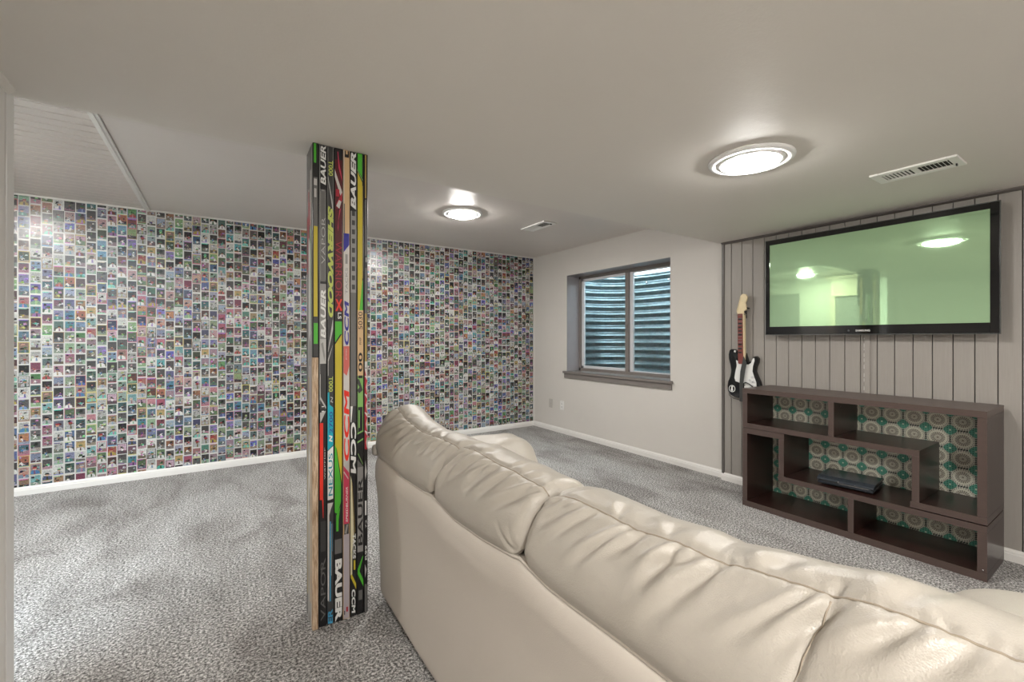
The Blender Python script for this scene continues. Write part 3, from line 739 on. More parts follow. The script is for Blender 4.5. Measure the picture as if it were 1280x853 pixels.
front_stick(6, 'black', 'black hockey stick with green tip, long yellow panel, tan numbered band and green arrowhead',
    [('green', (.05, 192), (.8, 192), (.8, 222), (.05, 212)), ('leaf', (.0, 212), (.85, 224), (.85, 226), (.0, 214)), ('yellow', (.05, 216), (.8, 228), (.8, 352), (.35, 388), (.05, 388)), ('green', (.8, 352), (.9, 350), (.9, 388), (.38, 388)), ('gold', .84, .92, 232, 348),
     ('wood', .02, .98, 388, 470), ('leaf', .05, .95, 470, 540), ('dark', (.05, 474), (.3, 474), (.9, 488), (.3, 492), (.05, 489)), ('leaf', (.05, 480), (.35, 484), (.05, 487)), ('black', .1, .85, 509, 540), ('leaf', .2, .4, 513, 535), ('black', .0, 1, 540, 572),
     ('leaf', (.0, 541), (.98, 538), (.98, 540), (.0, 543)), ('leaf', (.0, 552), (.98, 548), (.98, 550), (.0, 554)), ('leaf', (.1, 566), (.9, 580), (.9, 582), (.1, 568)), ('grey', (.0, 574), (.95, 584), (.95, 596), (.0, 596)), ('mid', .0, .95, 584, 690),
     ('green', (.85, 696), (.98, 696), (.35, 714), (.98, 726), (.98, 734), (.05, 717), (.05, 711)), ('grey', .2, .8, 738, 750)],
    [('5030', 'black', .15, .85, 390, 412, 'up', 0, 0), ('PMP', 'black', .35, .65, 422, 431, 'up', 0, 0), ('100', 'black', .15, .85, 441, 473, 'up', 0, .02), ('BAUER', 'black', .08, .9, 597, 682, 'up', 0, .02)])
front_stick(7, 'black', 'narrow black hockey stick with gold stripe and red-white zigzag, right front corner of the post',
    [('gold', .15, .6, 190, 248), ('grey', .1, .7, 250, 320), ('light', .4, .7, 322, 328), ('grey', .2, .8, 335, 400), ('gold', .15, .8, 392, 452), ('pale', .1, .95, 452, 470), ('crimson', (.1, 462), (.6, 470), (.9, 478), (.1, 484)), ('pale', .05, .95, 470, 560)]
    + [('crimson', (.05, 470 + k * 23), (.95, 476 + k * 23), (.5, 484 + k * 23), (.95, 494 + k * 23), (.05, 492 + k * 23)) for k in range(4)] + [('black', .0, 1, 562, 800), ('light', (.3, 575), (.8, 590), (.3, 600), (.1, 590)), ('white', .15, .65, 626, 644), ('light', (.1, 705), (.7, 712), (.2, 722)), ('grey', .1, .8, 730, 775)],
    [('R99', 'white', .2, .8, 682, 700, 'up', 0, .02), ('72', 'white', .3, .7, 650, 660, 'up', 0, 0), ('L', 'dark', .3, .7, 455, 461, 'up', 0, 0)])
# sticks along the two visible flanks
def side_stick(face, k, base, label, bands, text=None):
    y0 = FY + 0.0215 + k * 0.0262; y1 = y0 + 0.0250
    xo = SX[0] - 0.0005 + k * 0.0004 if face < 0 else SX[-1] + 0.0005
    xi = xo + 0.0205 * (1 if face < 0 else -1)
    s = MB().box(min(xo, xi), max(xo, xi), y0, y1, 0, ZS - 0.001).build('hockey_stick', PM[base], bevel=0.0025)
    tag(s, label, 'hockey stick', 'hockey sticks cladding the post')
    for c, z0, z1, sl_ in bands:
        mb = MB(); z1 = min(z1, ZS - 0.004); z0 = max(z0, 0.003)
        mb.add([(xo + face * 0.0006, y0 + 0.0015, z0), (xo + face * 0.0006, y1 - 0.0015, min(z0 + sl_, ZS - .004)), (xo + face * 0.0006, y1 - 0.0015, min(z1 + sl_, ZS - .004)), (xo + face * 0.0006, y0 + 0.0015, z1)], [(0, 1, 2, 3)])
        mb.build('painted_band', PM[c], s)
    if text:
        body, c, z0, z1 = text
        text_mesh('lettering', body, PM[c], lambda t, h: Vector((xo + face * 0.001, (y1 - 0.003 - h * 0.019) if face > 0 else (y0 + 0.003 + h * 0.019), z0 + t * (z1 - z0))), s, 0.1, 0.03)
side_stick(-1, 0, 'light', 'pale hockey stick with mint green upper part, first on the left flank of the post',
    [('black', 1.93, 2.03, 0), ('light', 1.7, 1.93, 0), ('mint', 1.25, 1.7, -.02), ('lilac', .9, 1.2, 0), ('wood', .1, .8, .0)])
side_stick(-1, 1, 'black', 'black hockey stick with white upper and grey lower panels, second on the left flank',
    [('white', 1.2, 1.62, .03), ('lilac', .75, 1.1, 0), ('crimson', 1.7, 1.8, 0), ('white', .55, .72, .05), ('mid', .05, .5, 0)])
side_stick(-1, 2, 'pale', 'whitish hockey stick with a dark red band, third on the left flank of the post',
    [('crimson', 1.65, 1.85, 0), ('dark', 1.86, 2.03, 0), ('gold', .8, 1.05, 0), ('white', .4, .6, .03)])
side_stick(-1, 3, 'grey', 'grey hockey stick with olive lower half, fourth on the left flank of the post', [('gold', .1, .95, 0), ('crimson', 1.5, 1.75, 0)])
side_stick(-1, 4, 'dark', 'dark hockey stick at the far left corner of the post', [('mid', .2, .9, 0), ('pale', 1.3, 1.5, 0)])
rs = [('black', 'black hockey stick with large green letters, first on the post flank facing the television', [('mid', .3, .8, 0)], ('BAUER', 'leaf', 1.3, 1.75)),
      ('dark', 'dark hockey stick with large white letters, second on the post flank facing the television', [('green', .2, .5, .02)], ('CCM', 'white', 1.45, 1.75)),
      ('black', 'black hockey stick with a yellow band, third on the post flank facing the television', [('yellow', .9, 1.4, .02)], None),
      ('grey', 'grey hockey stick with tan band, fourth on the post flank facing the television', [('wood', 1.5, 1.95, 0)], None),
      ('dark', 'dark hockey stick with a white band, last on the post flank facing the television', [('white', 1.1, 1.6, .02)], None)]
for k, (b_, l_, g_, t_) in enumerate(rs): side_stick(1, k, b_, l_, g_, t_)

# ================================================================== SOFA
sofa = empty('sofa', (0.61, 1.0, 0), 'cream leather sofa with puffy back cushions seen from behind on grey carpet', 'sofa')
inv = Matrix.Translation(sofa.location).inverted()
def under(o, p=None):
    o.parent = p or sofa
    if p is None: o.matrix_parent_inverse = inv
    return o
SEAM_Y = [-0.10, 0.44, 0.55, 0.69, 0.77, 0.872, 0.907, 1.06, 1.23, 1.40, 1.48, 1.68, 1.83, 2.04]
SEAM_Z = [0.671, 0.671, 0.673, 0.670, 0.672, 0.689, 0.682, 0.666, 0.661, 0.682, 0.675, 0.667, 0.673, 0.684]
CR_Y = [-0.10, 0.05, 0.10, 0.14, 0.22, 0.28, 0.36, 0.42, 0.47, 0.58, 0.70, 0.76, 0.85, 0.88, 0.95, 1.0, 1.10, 1.24, 1.33, 1.38, 1.49, 1.68, 1.85, 1.97, 2.04]
CR_Z = [0.885, 0.895, 0.892, 0.891, 0.885, 0.876, 0.867, 0.855, 0.859, 0.848, 0.852, 0.853, 0.838, 0.846, 0.846, 0.852, 0.851, 0.860, 0.855, 0.848, 0.850, 0.842, 0.862, 0.898, 0.880]
seam_z = lambda y: np.interp(y, SEAM_Y, SEAM_Z)
crest_z = lambda y: np.interp(y, CR_Y, CR_Z)
PK = np.array([(.616, -.03), (.601, .01), (.596, .10), (.5945, .24), (.602, .44), (.622, .68), (.650, .88), (.680, 1.0), (.715, 1.05), (.755, 1.04), (.795, .955), (.832, .74), (.858, .42), (.872, .0), (.878, -.5), (.880, -1.05)])
CREST_I = 7
def spline(P, n):
    d = np.r_[0, np.cumsum(np.hypot(np.diff(P[:, 0]), np.diff(P[:, 1]) * 0.19))]
    u = np.linspace(0, d[-1], n)
    out = np.zeros((n, 2))
    for c in range(2):
        m = np.gradient(P[:, c], d)
        i = np.clip(np.searchsorted(d, u, side='right') - 1, 0, len(d) - 2)
        h = d[i + 1] - d[i]; t = (u - d[i]) / h
        out[:, c] = (2*t**3-3*t**2+1)*P[i, c] + (t**3-2*t**2+t)*h*m[i] + (-2*t**3+3*t**2)*P[i+1, c] + (t**3-t**2)*h*m[i+1]
    return out, u, d[CREST_I]
NT_ = 150
prof, arc, arc_c = spline(PK, NT_)
def smooth(x): x = np.clip(x, 0, 1); return x * x * (3 - 2 * x)
def normals(P):
    a = np.gradient(P, axis=0); b = np.gradient(P, axis=1)
    n = np.cross(a, b); return n / (np.linalg.norm(n, axis=2, keepdims=True) + 1e-9)
def cushion(y0, y1, slant0, slant1, ends, seed, ncr, amp, stitch=None):
    """one back cushion between y0 and y1; slant = shift of the joint from crest to foot; ends = how deep each joint is tucked"""
    r = random.Random(seed)
    ny = int((y1 - y0) / 0.0032)
    s = np.linspace(0, 1, ny)
    A, S = np.meshgrid(arc, s, indexing='ij')
    kk = np.interp(A, arc, prof[:, 1]); xx = np.interp(A, arc, prof[:, 0])
    foot = np.clip((arc_c - A) / arc_c, -0.3, 1)
    Y = y0 + slant0 * foot + S * ((y1 + slant1 * foot) - (y0 + slant0 * foot))
    zs, zc = seam_z(Y), crest_z(Y)
    Z = zs + (zc - zs) * kk
    Z = np.where(kk < 0, zs + 0.19 * kk, Z)
    P = np.stack([xx, Y, Z], -1)
    N = normals(P)
    if N[NT_ // 4, ny // 2, 0] > 0: N = -N
    L = y1 - y0
    d0, d1 = S * L, (1 - S) * L
    H = np.zeros_like(A)
    # plump in the middle, tucked at the joints
    seamfade = smooth(A / 0.05)
    H += 0.010 * seamfade * (1 - (2 * S - 1) ** 4) * np.exp(-((A - 0.10) / 0.10) ** 2)
    for d, (dep, rad) in ((d0, ends[0]), (d1, ends[1])):
        q = np.clip(1 - d / rad, 0, 1)
        H -= dep * (1 - np.sqrt(np.clip(1 - q * q, 0, 1)))
        if dep < 0.02: H -= 0.004 * np.exp(-(d / 0.006) ** 2)
    # gathered creases running off the crest seam
    t_as = (A - arc_c)
    for c in range(ncr):
        yb = y0 + L * ((c + r.uniform(.15, .85)) / ncr)
        back = r.random() < 0.68
        ln = r.uniform(.07, .19) if back else r.uniform(.05, .11)
        sl_ = r.uniform(.35, 1.0) if back else r.uniform(-.5, .3)
        w = r.uniform(.008, .016); a_ = amp * r.uniform(.55, 1.25) * (1.0 if back else 0.5); bend = r.uniform(-1.2, 1.2)
        dist = (-t_as if back else t_as)
        g = np.clip(dist / ln, 0, 1)
        yc = yb + sl_ * np.maximum(dist, 0) + bend * np.maximum(dist, 0) ** 2
        ww = w * (0.7 + 1.1 * g)
        along = smooth((dist + 0.004) / 0.03) * (1 - smooth((g - .35) / .65)) * (dist > -0.004)
        e_ = (Y - yc)
        H += a_ * along * (-np.exp(-(e_ / ww) ** 2) + 0.75 * np.exp(-((e_ - 2.0 * ww) / (1.3 * ww)) ** 2) + 0.25 * np.exp(-((e_ + 2.0 * ww) / (1.4 * ww)) ** 2))
    # creases fanning out of the lower joint corners
    for c in range(6):
        side = c % 2
        oy = (y0 + slant0) if side == 0 else (y1 + slant1)
        sg = 1 if side == 0 else -1
        ang = r.uniform(.5, 2.2); ln = r.uniform(.06, .16); w = r.uniform(.006, .010)
        av = sg * (Y - oy); dist = np.hypot(av, A)
        th = np.arctan2(A, np.maximum(av, 1e-4))
        e_ = dist * (th - ang * .7)
        H += -0.45 * amp * np.exp(-(e_ / w) ** 2) * smooth((dist - .02) / .03) * (1 - smooth((dist / ln - .3) / .7)) * (av > 0)
    # broad unevenness of the filling
    for c in range(9):
        yc, ac, wy, wa = r.uniform(y0, y1), r.uniform(.02, .34), r.uniform(.04, .11), r.uniform(.03, .07)
        H += r.uniform(-.0045, .0045) * np.exp(-((Y - yc) / wy) ** 2 - ((A - ac) / wa) ** 2) * seamfade
    # short gathers puckered by the stitching
    for c in range(int(L / 0.021)):
        yb = y0 + L * r.random(); back = r.random() < .55
        ln, w, a_, sl_ = r.uniform(.02, .06), r.uniform(.0045, .007), r.uniform(.0008, .0024), r.uniform(-.2, .8)
        dist = -t_as if back else t_as
        g = np.clip(dist / ln, 0, 1)
        H -= a_ * (dist > -0.003) * (1 - smooth(g)) * np.exp(-((Y - yb - sl_ * np.maximum(dist, 0)) / w) ** 2)
    if stitch is not None:
        ys_ = stitch[0] + stitch[1] * foot
        H -= (0.006 * np.exp(-((Y - ys_) / 0.007) ** 2) + 0.004 * np.exp(-((Y - ys_) / 0.03) ** 2)) * (t_as < 0.02)
    # crest seam draws the leather in a little
    H -= 0.0035 * np.exp(-((A - arc_c) / 0.007) ** 2)
    P = P + N * H[..., None]
    V, Q = grid_mesh(P)
    n = NT_
    idx = np.arange(n * ny).reshape(n, ny)
    caps = [tuple(idx[:, 0].tolist()), tuple(idx[::-1, -1].tolist())]
    o = under(fast_mesh('back_cushion', V, Q, M['leather'], None, True, caps))
    if stitch is not None:
        jj = [int(np.argmin(np.abs(Y[i] - stitch[0] - stitch[1] * foot[i]))) for i in range(ny and NT_)]
        pts = [tuple(P[i, jj[i]] + N[i, jj[i]] * 0.0003) for i in range(8, NT_) if arc[i] <= arc_c]
        q = MB().tube(pts[::3], 0.0014, 6).build('panel_seam', M['seam'], None); q.parent = o
    ic = int(np.argmin(np.abs(arc - arc_c)))
    line = P[ic, 2:-2:3] + N[ic, 2:-2:3] * 0.0004
    sm = MB().tube([tuple(p) for p in line], 0.0016, 6).build('crest_seam', M['seam'], None); sm.parent = o
    return o
JT = (0.036, 0.042)
cushion(1.347, 2.072, 0.055, 0.0, (JT, (0.040, 0.08)), 21, 19, 0.0105)
cushion(0.853, 1.345, 0.022, 0.055, (JT, JT), 34, 15, 0.0110)
cushion(-0.10, 0.851, 0.0, 0.022, ((0.05, 0.09), JT), 55, 24, 0.0105, (0.249, 0.036))

# outer back: a tight panel that swells just below the cushions
PB = np.array([(.640, .665, 1.0), (.612, .668, 1.0), (.600, .660, .98), (.589, .630, .9), (.5885, .590, .8), (.5955, .54, .7), (.602, .48, .6), (.606, .36, .4), (.609, .20, .2), (.611, .06, 0), (.618, .035, 0), (.66, .03, 0)])
def back_panel():
    ny = 150
    n = 64
    d = np.r_[0, np.cumsum(np.hypot(np.diff(PB[:, 0]), np.diff(PB[:, 1])))]
    u = np.linspace(0, d[-1], n)
    px, pz, pk = (np.interp(u, d, PB[:, c]) for c in range(3))
    for _ in range(2):
        px[1:-1] = (px[:-2] + 2 * px[1:-1] + px[2:]) / 4
    ys = np.linspace(-0.10, 2.045, ny)
    X, Y = np.meshgrid(px, ys, indexing='ij'); Z = np.repeat(pz[:, None], ny, 1) + pk[:, None] * (seam_z(ys) - 0.668)[None, :]
    X = X + 0.0025 * np.sin(Y * 7 + Z * 5) * (Z < .6)
    for e_ in (2.045 - Y, Y + 0.10):
        q = np.clip(1 - e_ / 0.035, 0, 1); X = X + 0.035 * (1 - np.sqrt(np.clip(1 - q * q, 0, 1)))
    return grid_mesh(np.stack([X, Y, Z], -1))
V, Q = back_panel()
under(fast_mesh('back_panel', V, Q, M['leather2']))
ys = np.linspace(-0.08, 2.02, 120)
o = MB().tube([(0.603, float(q), float(seam_z(q)) - 0.002) for q in ys], 0.004, 6).build('panel_piping', M['leather2']); under(o)

def rbox(c, h, r, n=14, wob=0.0, seed=1):
    """rounded, slightly uneven block"""
    q = np.linspace(-1, 1, n); V, F, o = [], [], 0
    rr = np.random.default_rng(seed); ph = rr.uniform(0, 6, 6)
    for ax in range(3):
        for sg in (-1, 1):
            a, b = np.meshgrid(q, q, indexing='ij')
            p = np.zeros((n, n, 3)); p[..., ax] = sg; p[..., (ax + 1) % 3] = a; p[..., (ax + 2) % 3] = b
            p = p * np.array(h)
            k = np.clip(p, -(np.array(h) - r), np.array(h) - r); dlt = p - k
            nd = np.linalg.norm(dlt, axis=2, keepdims=True)
            p = k + dlt / np.maximum(nd, 1e-9) * np.minimum(nd, r)
            nn = dlt / np.maximum(nd, 1e-9)
            w_ = wob * (np.sin(p[..., 0] * 23 + ph[0]) * np.sin(p[..., 1] * 19 + ph[1]) + .6 * np.sin(p[..., 1] * 41 + p[..., 2] * 30 + ph[2]))
            p = p + nn * w_[..., None] + np.array(c)
            v, f = grid_mesh(p)
            if sg < 0: f = f[:, ::-1]
            V.append(v); F.append(f + o); o += len(v)
    return np.concatenate(V), np.concatenate(F)
def rpart(name, c, h, r, mat, n=14, wob=0.0, seed=1):
    V, Q = rbox(c, h, r, n, wob, seed)
    o = fast_mesh(name, V, Q, mat)
    bm = bmesh.new(); bm.from_mesh(o.data); bmesh.ops.remove_doubles(bm, verts=bm.verts, dist=0.0005); bmesh.ops.recalc_face_normals(bm, faces=bm.faces); bm.to_mesh(o.data); bm.free()
    for p in o.data.polygons: p.use_smooth = True
    return under(o)
rpart('inner_frame', (0.735, 0.967, 0.36), (0.10, 1.055, 0.32), 0.03, M['leather2'])
rpart('base', (1.02, 0.967, 0.22), (0.36, 1.04, 0.17), 0.04, M['leather2'])
for k, (ya, yb) in enumerate([(0.285, 0.74), (0.75, 1.205), (1.215, 1.665)]):
    rpart('seat_cushion', (1.125, (ya + yb) / 2, 0.43), (0.27, (yb - ya) / 2, 0.085), 0.07, M['leather'], 18, 0.003, k + 3)
rpart('arm', (1.09, 1.885, 0.382), (0.28, 0.175, 0.342), 0.15, M['leather'], 26, 0.006, 8)
rpart('arm', (1.16, 0.115, 0.375), (0.30, 0.195, 0.335), 0.15, M['leather'], 26, 0.006, 9)
for xx, yy in ((0.66, 0.0), (0.66, 1.93), (1.30, 0.0), (1.30, 1.93)):
    under(MB().lathe([(0.025, 0.06), (0.025, 0.02), (0.02, 0.0)], (xx, yy, 0), 14).build('foot', M['blk']))
# tucked corner where the end cushion meets the outer back
rpart('corner_tuck', (0.600, 2.040, 0.700), (0.018, 0.016, 0.026), 0.015, M['leather'], 10, 0.002, 4)

# ================================================================== MEDIA SHELF
UX = 3.182; UY = 1.742; UD = 0.390
shelf = empty('media_shelf', (UX, UY, 0), 'dark brown stepped media shelf backed with teal mandala cloth below the television', 'shelf')
sinv = Matrix.Translation(shelf.location).inverted()
def sp(name, u0, u1, z0, z1, f=0.0):
    mb = MB().box(UX - f, UX + 0.0012, UY - u1, UY - u0, z0, z1, 1).box(UX + 0.0012, UX + UD, UY - u1, UY - u0, z0, z1, 0)
    me = mb.build(name, [M['dwood'], M['ewood']])
    me.parent = shelf; me.matrix_parent_inverse = sinv
    return me
g = 0.0008
t_ = sp('top_board', 0, 1.230, 0.818, 0.852, .002); t_.data.materials[0] = M['ewood']
sp('side_panel', 0, 0.034, 0.600 + g, 0.818 - g)
sp('divider', 0.543, 0.573, 0.602 + g, 0.818 - g)
sp('shelf_board', 0, 0.975, 0.568, 0.602)
sp('divider', 0.943, 0.975, 0.318 + g, 0.568 - g)
sp('shelf_board', 0.937, 1.230, 0.283, 0.318, .001)
sp('side_panel', 1.195, 1.230, 0.318 + g, 0.818 - g)
sp('side_panel', 0, 0.033, 0.040 + g, 0.527 - g)
sp('shelf_board', 0, 0.283, 0.527, 0.5655)
sp('divider', 0.248, 0.282, 0.277 + g, 0.527 - g)
sp('shelf_board', 0.245, 1.230, 0.243, 0.277)
sp('divider', 0.646, 0.676, 0.040 + g, 0.243 - g)
sp('side_panel', 1.195, 1.230, 0.040 + g, 0.243 - g)
sp('base_board', 0, 1.230, 0.0, 0.040, .003)
bk = box('back_cloth', (UX + UD - 0.020, UX + UD - 0.016, UY - 1.195, UY - 0.033, 0.040, 0.818), M['mandala']); bk.parent = shelf; bk.matrix_parent_inverse = sinv
bk['label'] = 'printed cloth of cream wheels and teal stars'
dots = MB()
for u_, z_ in ((.060, .060), (.590, .79), (1.215, .055)):
    dots.lathe([(0.004, 0), (0.004, -0.002), (0, -0.0025)], (UX + (0.0 if u_ > 1.2 else .05), UY - u_, z_), 10, 'x')
dots.build('cam_locks', M['chrome'], None, 'stuff').parent = shelf
bpy.data.objects['cam_locks'].matrix_parent_inverse = sinv

# ---- game console lying on the middle shelf
con = empty('game_console', (3.36, 1.145, 0.277), 'slim black game console lying on the middle shelf of the media unit', 'game console')
def cpart(name, mb, mat, bevel=0):
    o = mb.build(name, mat, con, None, bevel); return o
cw, cd = 0.145, 0.135       # half width (Y), half depth (X)
rot = 0.10
con.rotation_euler = (0, 0, rot)
def shell(x, pts, d0, d1, mi=0): return None
top = [(-cd, .036), (-cd + .012, .046), (-cd + .05, .054), (cd - .03, .056), (cd, .050), (cd, .040), (-cd + .004, .032)]
cpart('top_shell', MB().prism(top, lambda a, b, d: (a, d, b), -cw, cw), M['console'], 0.003)
cpart('lower_shell', MB().prism([(-cd + .010, .010), (-cd + .004, .0275), (cd - .005, .0275), (cd - .005, .008)], lambda a, b, d: (a, d, b), -cw + .004, cw - .004), M['console'], 0.002)
cpart('drive_slot', MB().box(-cd + .006, cd - .01, -cw + .012, cw - .012, .0270, .0345), M['slot'])
cpart('slot_trim', MB().box(-cd + .002, -cd + .006, -cw + .02, .03, .0285, .0302), M['chrome'])
cpart('button', MB().lathe([(0.004, 0), (0.004, -0.004), (0, -0.0045)], (-cd + .006, .03, .036), 10, 'x'), M['chrome'])
cpart('button', MB().lathe([(0.003, 0), (0.003, -0.004), (0, -0.0045)], (-cd + .006, -.055, .036), 10, 'x'), M['chrome'])
for yy in (-.11, .11): cpart('foot', MB().box(-cd + .03, cd - .03, yy - .012, yy + .012, 0, .012), M['blk'])

# ================================================================== TELEVISION
TX = 3.512
tv = empty('television', (TX, 1.13, 1.60), 'large wall-hung plasma television with glossy black frame and greenish blank screen', 'television')
tinv = Matrix.Translation(tv.location).inverted()
def tp(o): o.parent = tv; o.matrix_parent_inverse = tinv; return o
T0, T1, TB, TT = 0.520, 1.742, 1.246, 1.962
S0, S1, SB, ST_ = 0.555, 1.714, 1.304, 1.928
fm = MB().box(TX, TX + 0.045, T0, S0, TB, TT).box(TX, TX + 0.045, S1, T1, TB, TT).box(TX, TX + 0.045, S0, S1, TB, SB).box(TX, TX + 0.045, S0, S1, ST_, TT)
tp(fm.build('bezel', M['gloss'], bevel=0.0015))
tp(MB().box(TX + 0.0045, TX + 0.010, S0 - 0.002, S1 + 0.002, SB - 0.002, ST_ + 0.002).build('screen', M['screen']))
rm = MB().box(TX + 0.004, TX + 0.012, T0 - .005, T1 + .005, TB - .005, TB - .0003).box(TX + 0.004, TX + 0.012, T0 - .005, T0 - .0003, TB, TT).box(TX + 0.004, TX + 0.012, T1 + .0003, T1 + .005, TB, TT).box(TX + 0.004, TX + 0.012, T0 - .005, T1 + .005, TT + .0003, TT + .005)
tp(rm.build('clear_rim', M['rim']))
tp(MB().box(TX + 0.03, TX + 0.066, T0 + .06, T1 - .06, TB + .05, TT - .06).build('rear_housing', M['blk'], bevel=0.006))
tp(MB().box(TX + 0.060, XP, 0.95, 1.31, 1.40, 1.78).build('wall_bracket', M['blk'], bevel=0.003))
tp(text_mesh('lettering', 'SAMSUNG', M['plastic'], lambda a, b: Vector((TX - 0.0006, 1.166 - a * 0.078, 1.262 + b * 0.0125)), None, 0, 0.02))
tp(MB().lathe([(0.006, 0), (0.006, -0.001), (0, -0.0012)], (TX, 1.205, 1.268), 12, 'x').build('power_button', M['rim']))

# ================================================================== GUITAR
GXF = 3.560
gt = empty('guitar', (3.58, 1.96, 0.73), 'small black toy guitar with white pickguard and dark strap hanging on the planks', 'guitar')
ginv = Matrix.Translation(gt.location).inverted()
def gp(o, p=None):
    if o.name.split('.')[0] in ('frets', 'fret_buttons', 'tuning_pegs', 'knobs'): o['kind'] = 'stuff'
    o.parent = p or gt; o.matrix_parent_inverse = ginv; return o
gfn = lambda a, b, d: (d, a, b)
BODY = [(2.059, 1.117), (2.068, 1.081), (2.065, 1.042), (2.051, .988), (2.043, .95), (2.056, .894), (2.073, .854), (2.079, .815), (2.071, .771), (2.051, .742), (2.017, .727), (1.973, .724), (1.929, .732), (1.881, .750), (1.84, .778), (1.817, .806), (1.808, .839), (1.814, .87), (1.834, .915), (1.848, .951), (1.844, .985), (1.829, 1.02), (1.825, 1.055), (1.843, 1.074), (1.863, 1.066), (1.879, 1.031), (1.897, 1.018), (1.910, 1.030), (1.921, 1.064), (1.929, 1.095), (1.973, 1.098), (1.992, 1.111), (2.022, 1.125), (2.045, 1.126)]
gp(MB().prism(BODY, gfn, GXF, 3.597).build('body', M['gloss'], bevel=0.004))
GUARD = [(2.003, 1.037), (1.997, .991), (2.010, .93), (2.016, .886), (2.006, .860), (1.975, .852), (1.945, .852), (1.925, .835), (1.948, .800), (1.876, .786), (1.836, .824), (1.838, .863), (1.857, .914), (1.868, .95), (1.864, .992), (1.852, 1.035), (1.853, 1.058), (1.865, 1.054), (1.881, 1.016), (1.902, 1.003), (1.945, 1.008), (1.978, 1.022)]
gp(MB().prism(GUARD, gfn, GXF - .003, GXF - .0002).build('pickguard', M['pick'], bevel=0.0008))
neck = gp(MB().prism([(1.981, 1.418), (1.928, 1.418), (1.924, 1.012), (1.975, 1.012)], gfn, GXF - .014, GXF + .010).build('neck', M['maple'], bevel=0.003))
fb = gp(MB().prism([(1.981, 1.417), (1.940, 1.417), (1.935, 1.015), (1.943, 1.006), (1.970, 1.006), (1.977, 1.015)], gfn, GXF - .019, GXF - .0142).build('fretboard', M['rosewood'], bevel=0.001))
fm = MB()
for k in range(12):
    zf = 1.405 - k * 0.026 * (1 - k * 0.006)
    fm.box(GXF - .0203, GXF - .019, 1.939, 1.979, zf - .0012, zf + .0012)
gp(fm.build('frets', M['chrome']))
fm = MB()
for zf, cc in ((1.372, 0), (1.337, 0), (1.306, 0), (1.276, 0), (1.245, 0), (1.165, 0), (1.132, 0), (1.10, 0)):
    fm.box(GXF - .0225, GXF - .019, 1.945, 1.973, zf - .006, zf + .006)
gp(fm.build('fret_buttons', M['blk'], bevel=0.001))
HEAD = [(1.985, 1.416), (1.994, 1.44), (1.992, 1.455), (1.975, 1.508), (1.962, 1.563), (1.945, 1.579), (1.918, 1.574), (1.904, 1.55), (1.911, 1.523), (1.921, 1.505), (1.912, 1.468), (1.909, 1.452), (1.930, 1.438), (1.934, 1.416)]
hdk = gp(MB().prism(HEAD, gfn, GXF - .012, GXF + .006).build('headstock', M['maple'], bevel=0.003))
tg = MB()
for k in range(6):
    q = k / 5; tg.lathe([(0.004, 0), (0.004, -0.006), (0, -0.0065)], (GXF - .012, 1.986 - q * .026, 1.45 + q * .095), 8, 'x')
o = gp(tg.build('tuning_pegs', M['maple'])); 
gp(MB().prism([(1.912, 1.468), (1.907, 1.452), (1.893, 1.452), (1.893, 1.463)], gfn, GXF - .008, GXF + .004).prism([(1.930, 1.438), (1.915, 1.440), (1.915, 1.427), (1.932, 1.425)], gfn, GXF - .008, GXF + .004).build('headstock_clip', M['blk']))
STRAP = [(1.929, 1.07), (1.904, 1.019), (1.916, .958), (1.932, .855), (1.936, .70), (1.962, .70), (1.962, .852), (1.956, .944), (1.943, 1.004)]
gp(MB().prism(STRAP, gfn, GXF - .0225, GXF - .0195).build('strap', M['strap']))
gp(MB().prism([(2.003, 1.098), (2.03, 1.088), (2.018, 1.06), (1.996, 1.048), (1.984, 1.07)], gfn, GXF - .006, GXF - .0002).build('pickup_hole', M['blk']))
gp(MB().prism([(1.998, 1.112), (2.012, 1.118), (2.018, 1.104), (2.004, 1.098)], gfn, GXF - .010, GXF - .0062).build('strap_lock', M['plastic']))
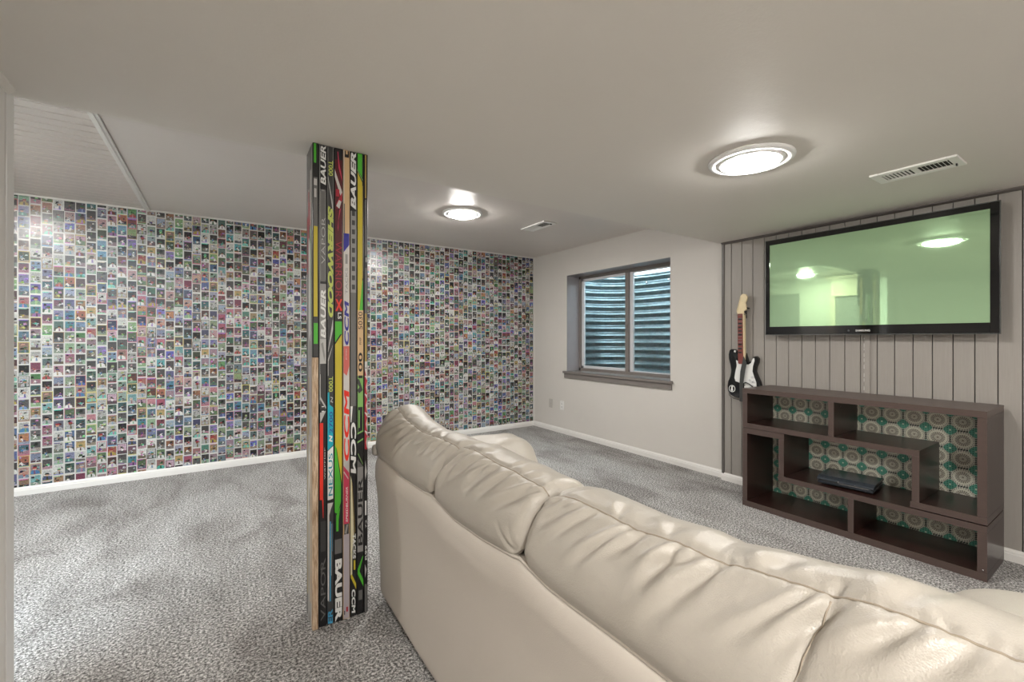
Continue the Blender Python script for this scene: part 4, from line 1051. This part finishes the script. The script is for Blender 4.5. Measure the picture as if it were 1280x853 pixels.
gp(MB().tube([(GXF - .012, 1.93, .852), (GXF - .022, 1.91, .858), (GXF - .024, 1.885, .850), (GXF - .022, 1.855, .828)], 0.0045, 8).build('whammy_bar', M['blk']))
gp(MB().box(GXF - .010, GXF - .003, 1.93, 1.945, .812, .85).build('bridge', M['chrome'], bevel=0.001))
kn = MB()
for yy, zz in ((1.868, .905), (1.862, .868), (1.866, .835), (1.888, .88)):
    kn.lathe([(0.008, 0), (0.008, -0.006), (0, -0.007)], (GXF - .003, yy, zz), 12, 'x')
gp(kn.build('knobs', M['vinyl']))
# round white badge: ring and a split disc
def ringpts(r0, r1, n=28):
    V, F = [], []
    for k in range(n):
        a_ = 2 * math.pi * k / n
        V += [(GXF - .0012, 2.037 + r0 * math.cos(a_), .796 + r0 * 1.05 * math.sin(a_)), (GXF - .0012, 2.037 + r1 * math.cos(a_), .796 + r1 * 1.05 * math.sin(a_))]
        F.append((2 * k, 2 * k + 1, (2 * k + 3) % (2 * n), (2 * k + 2) % (2 * n)))
    return V, F
V, F = ringpts(.0225, .0275); bd = MB().add(V, F)
bd.add([(GXF - .0012, 2.037 + yy, .796 + zz) for yy, zz in ((-.006, -.020), (.008, -.020), (.010, -.004), (.006, .004), (.009, .018), (0, .021), (-.009, .018), (-.004, .004), (-.008, -.004))], [tuple(range(9))])
gp(bd.build('badge', M['pick']))
gp(MB().tube([(GXF + .01, 2.066, .765), (GXF + .006, 2.068, .74), (GXF + .01, 2.03, .715), (GXF + .012, 1.97, .705)], 0.002, 6).build('strap_cord', M['blk']))
hk = empty('wall_hook', (XP, 1.95, 1.425), 'two-pronged wall hook holding the guitar neck', 'hook')
for yy in (1.990, 1.925):
    o = MB().tube([(XP, 1.955, 1.400), (XP - .03, yy, 1.408), (GXF - .030, yy + (.008 if yy > 1.95 else -.004), 1.412)], 0.0035, 8).build('prong', M['chrome']); o.parent = hk; o.matrix_parent_inverse = Matrix.Translation(hk.location).inverted()
o = box('hook_plate', (XP - .006, XP, 1.935, 1.975, 1.38, 1.43), M['blk'], None, bevel=0.002); o.parent = hk; o.matrix_parent_inverse = Matrix.Translation(hk.location).inverted()
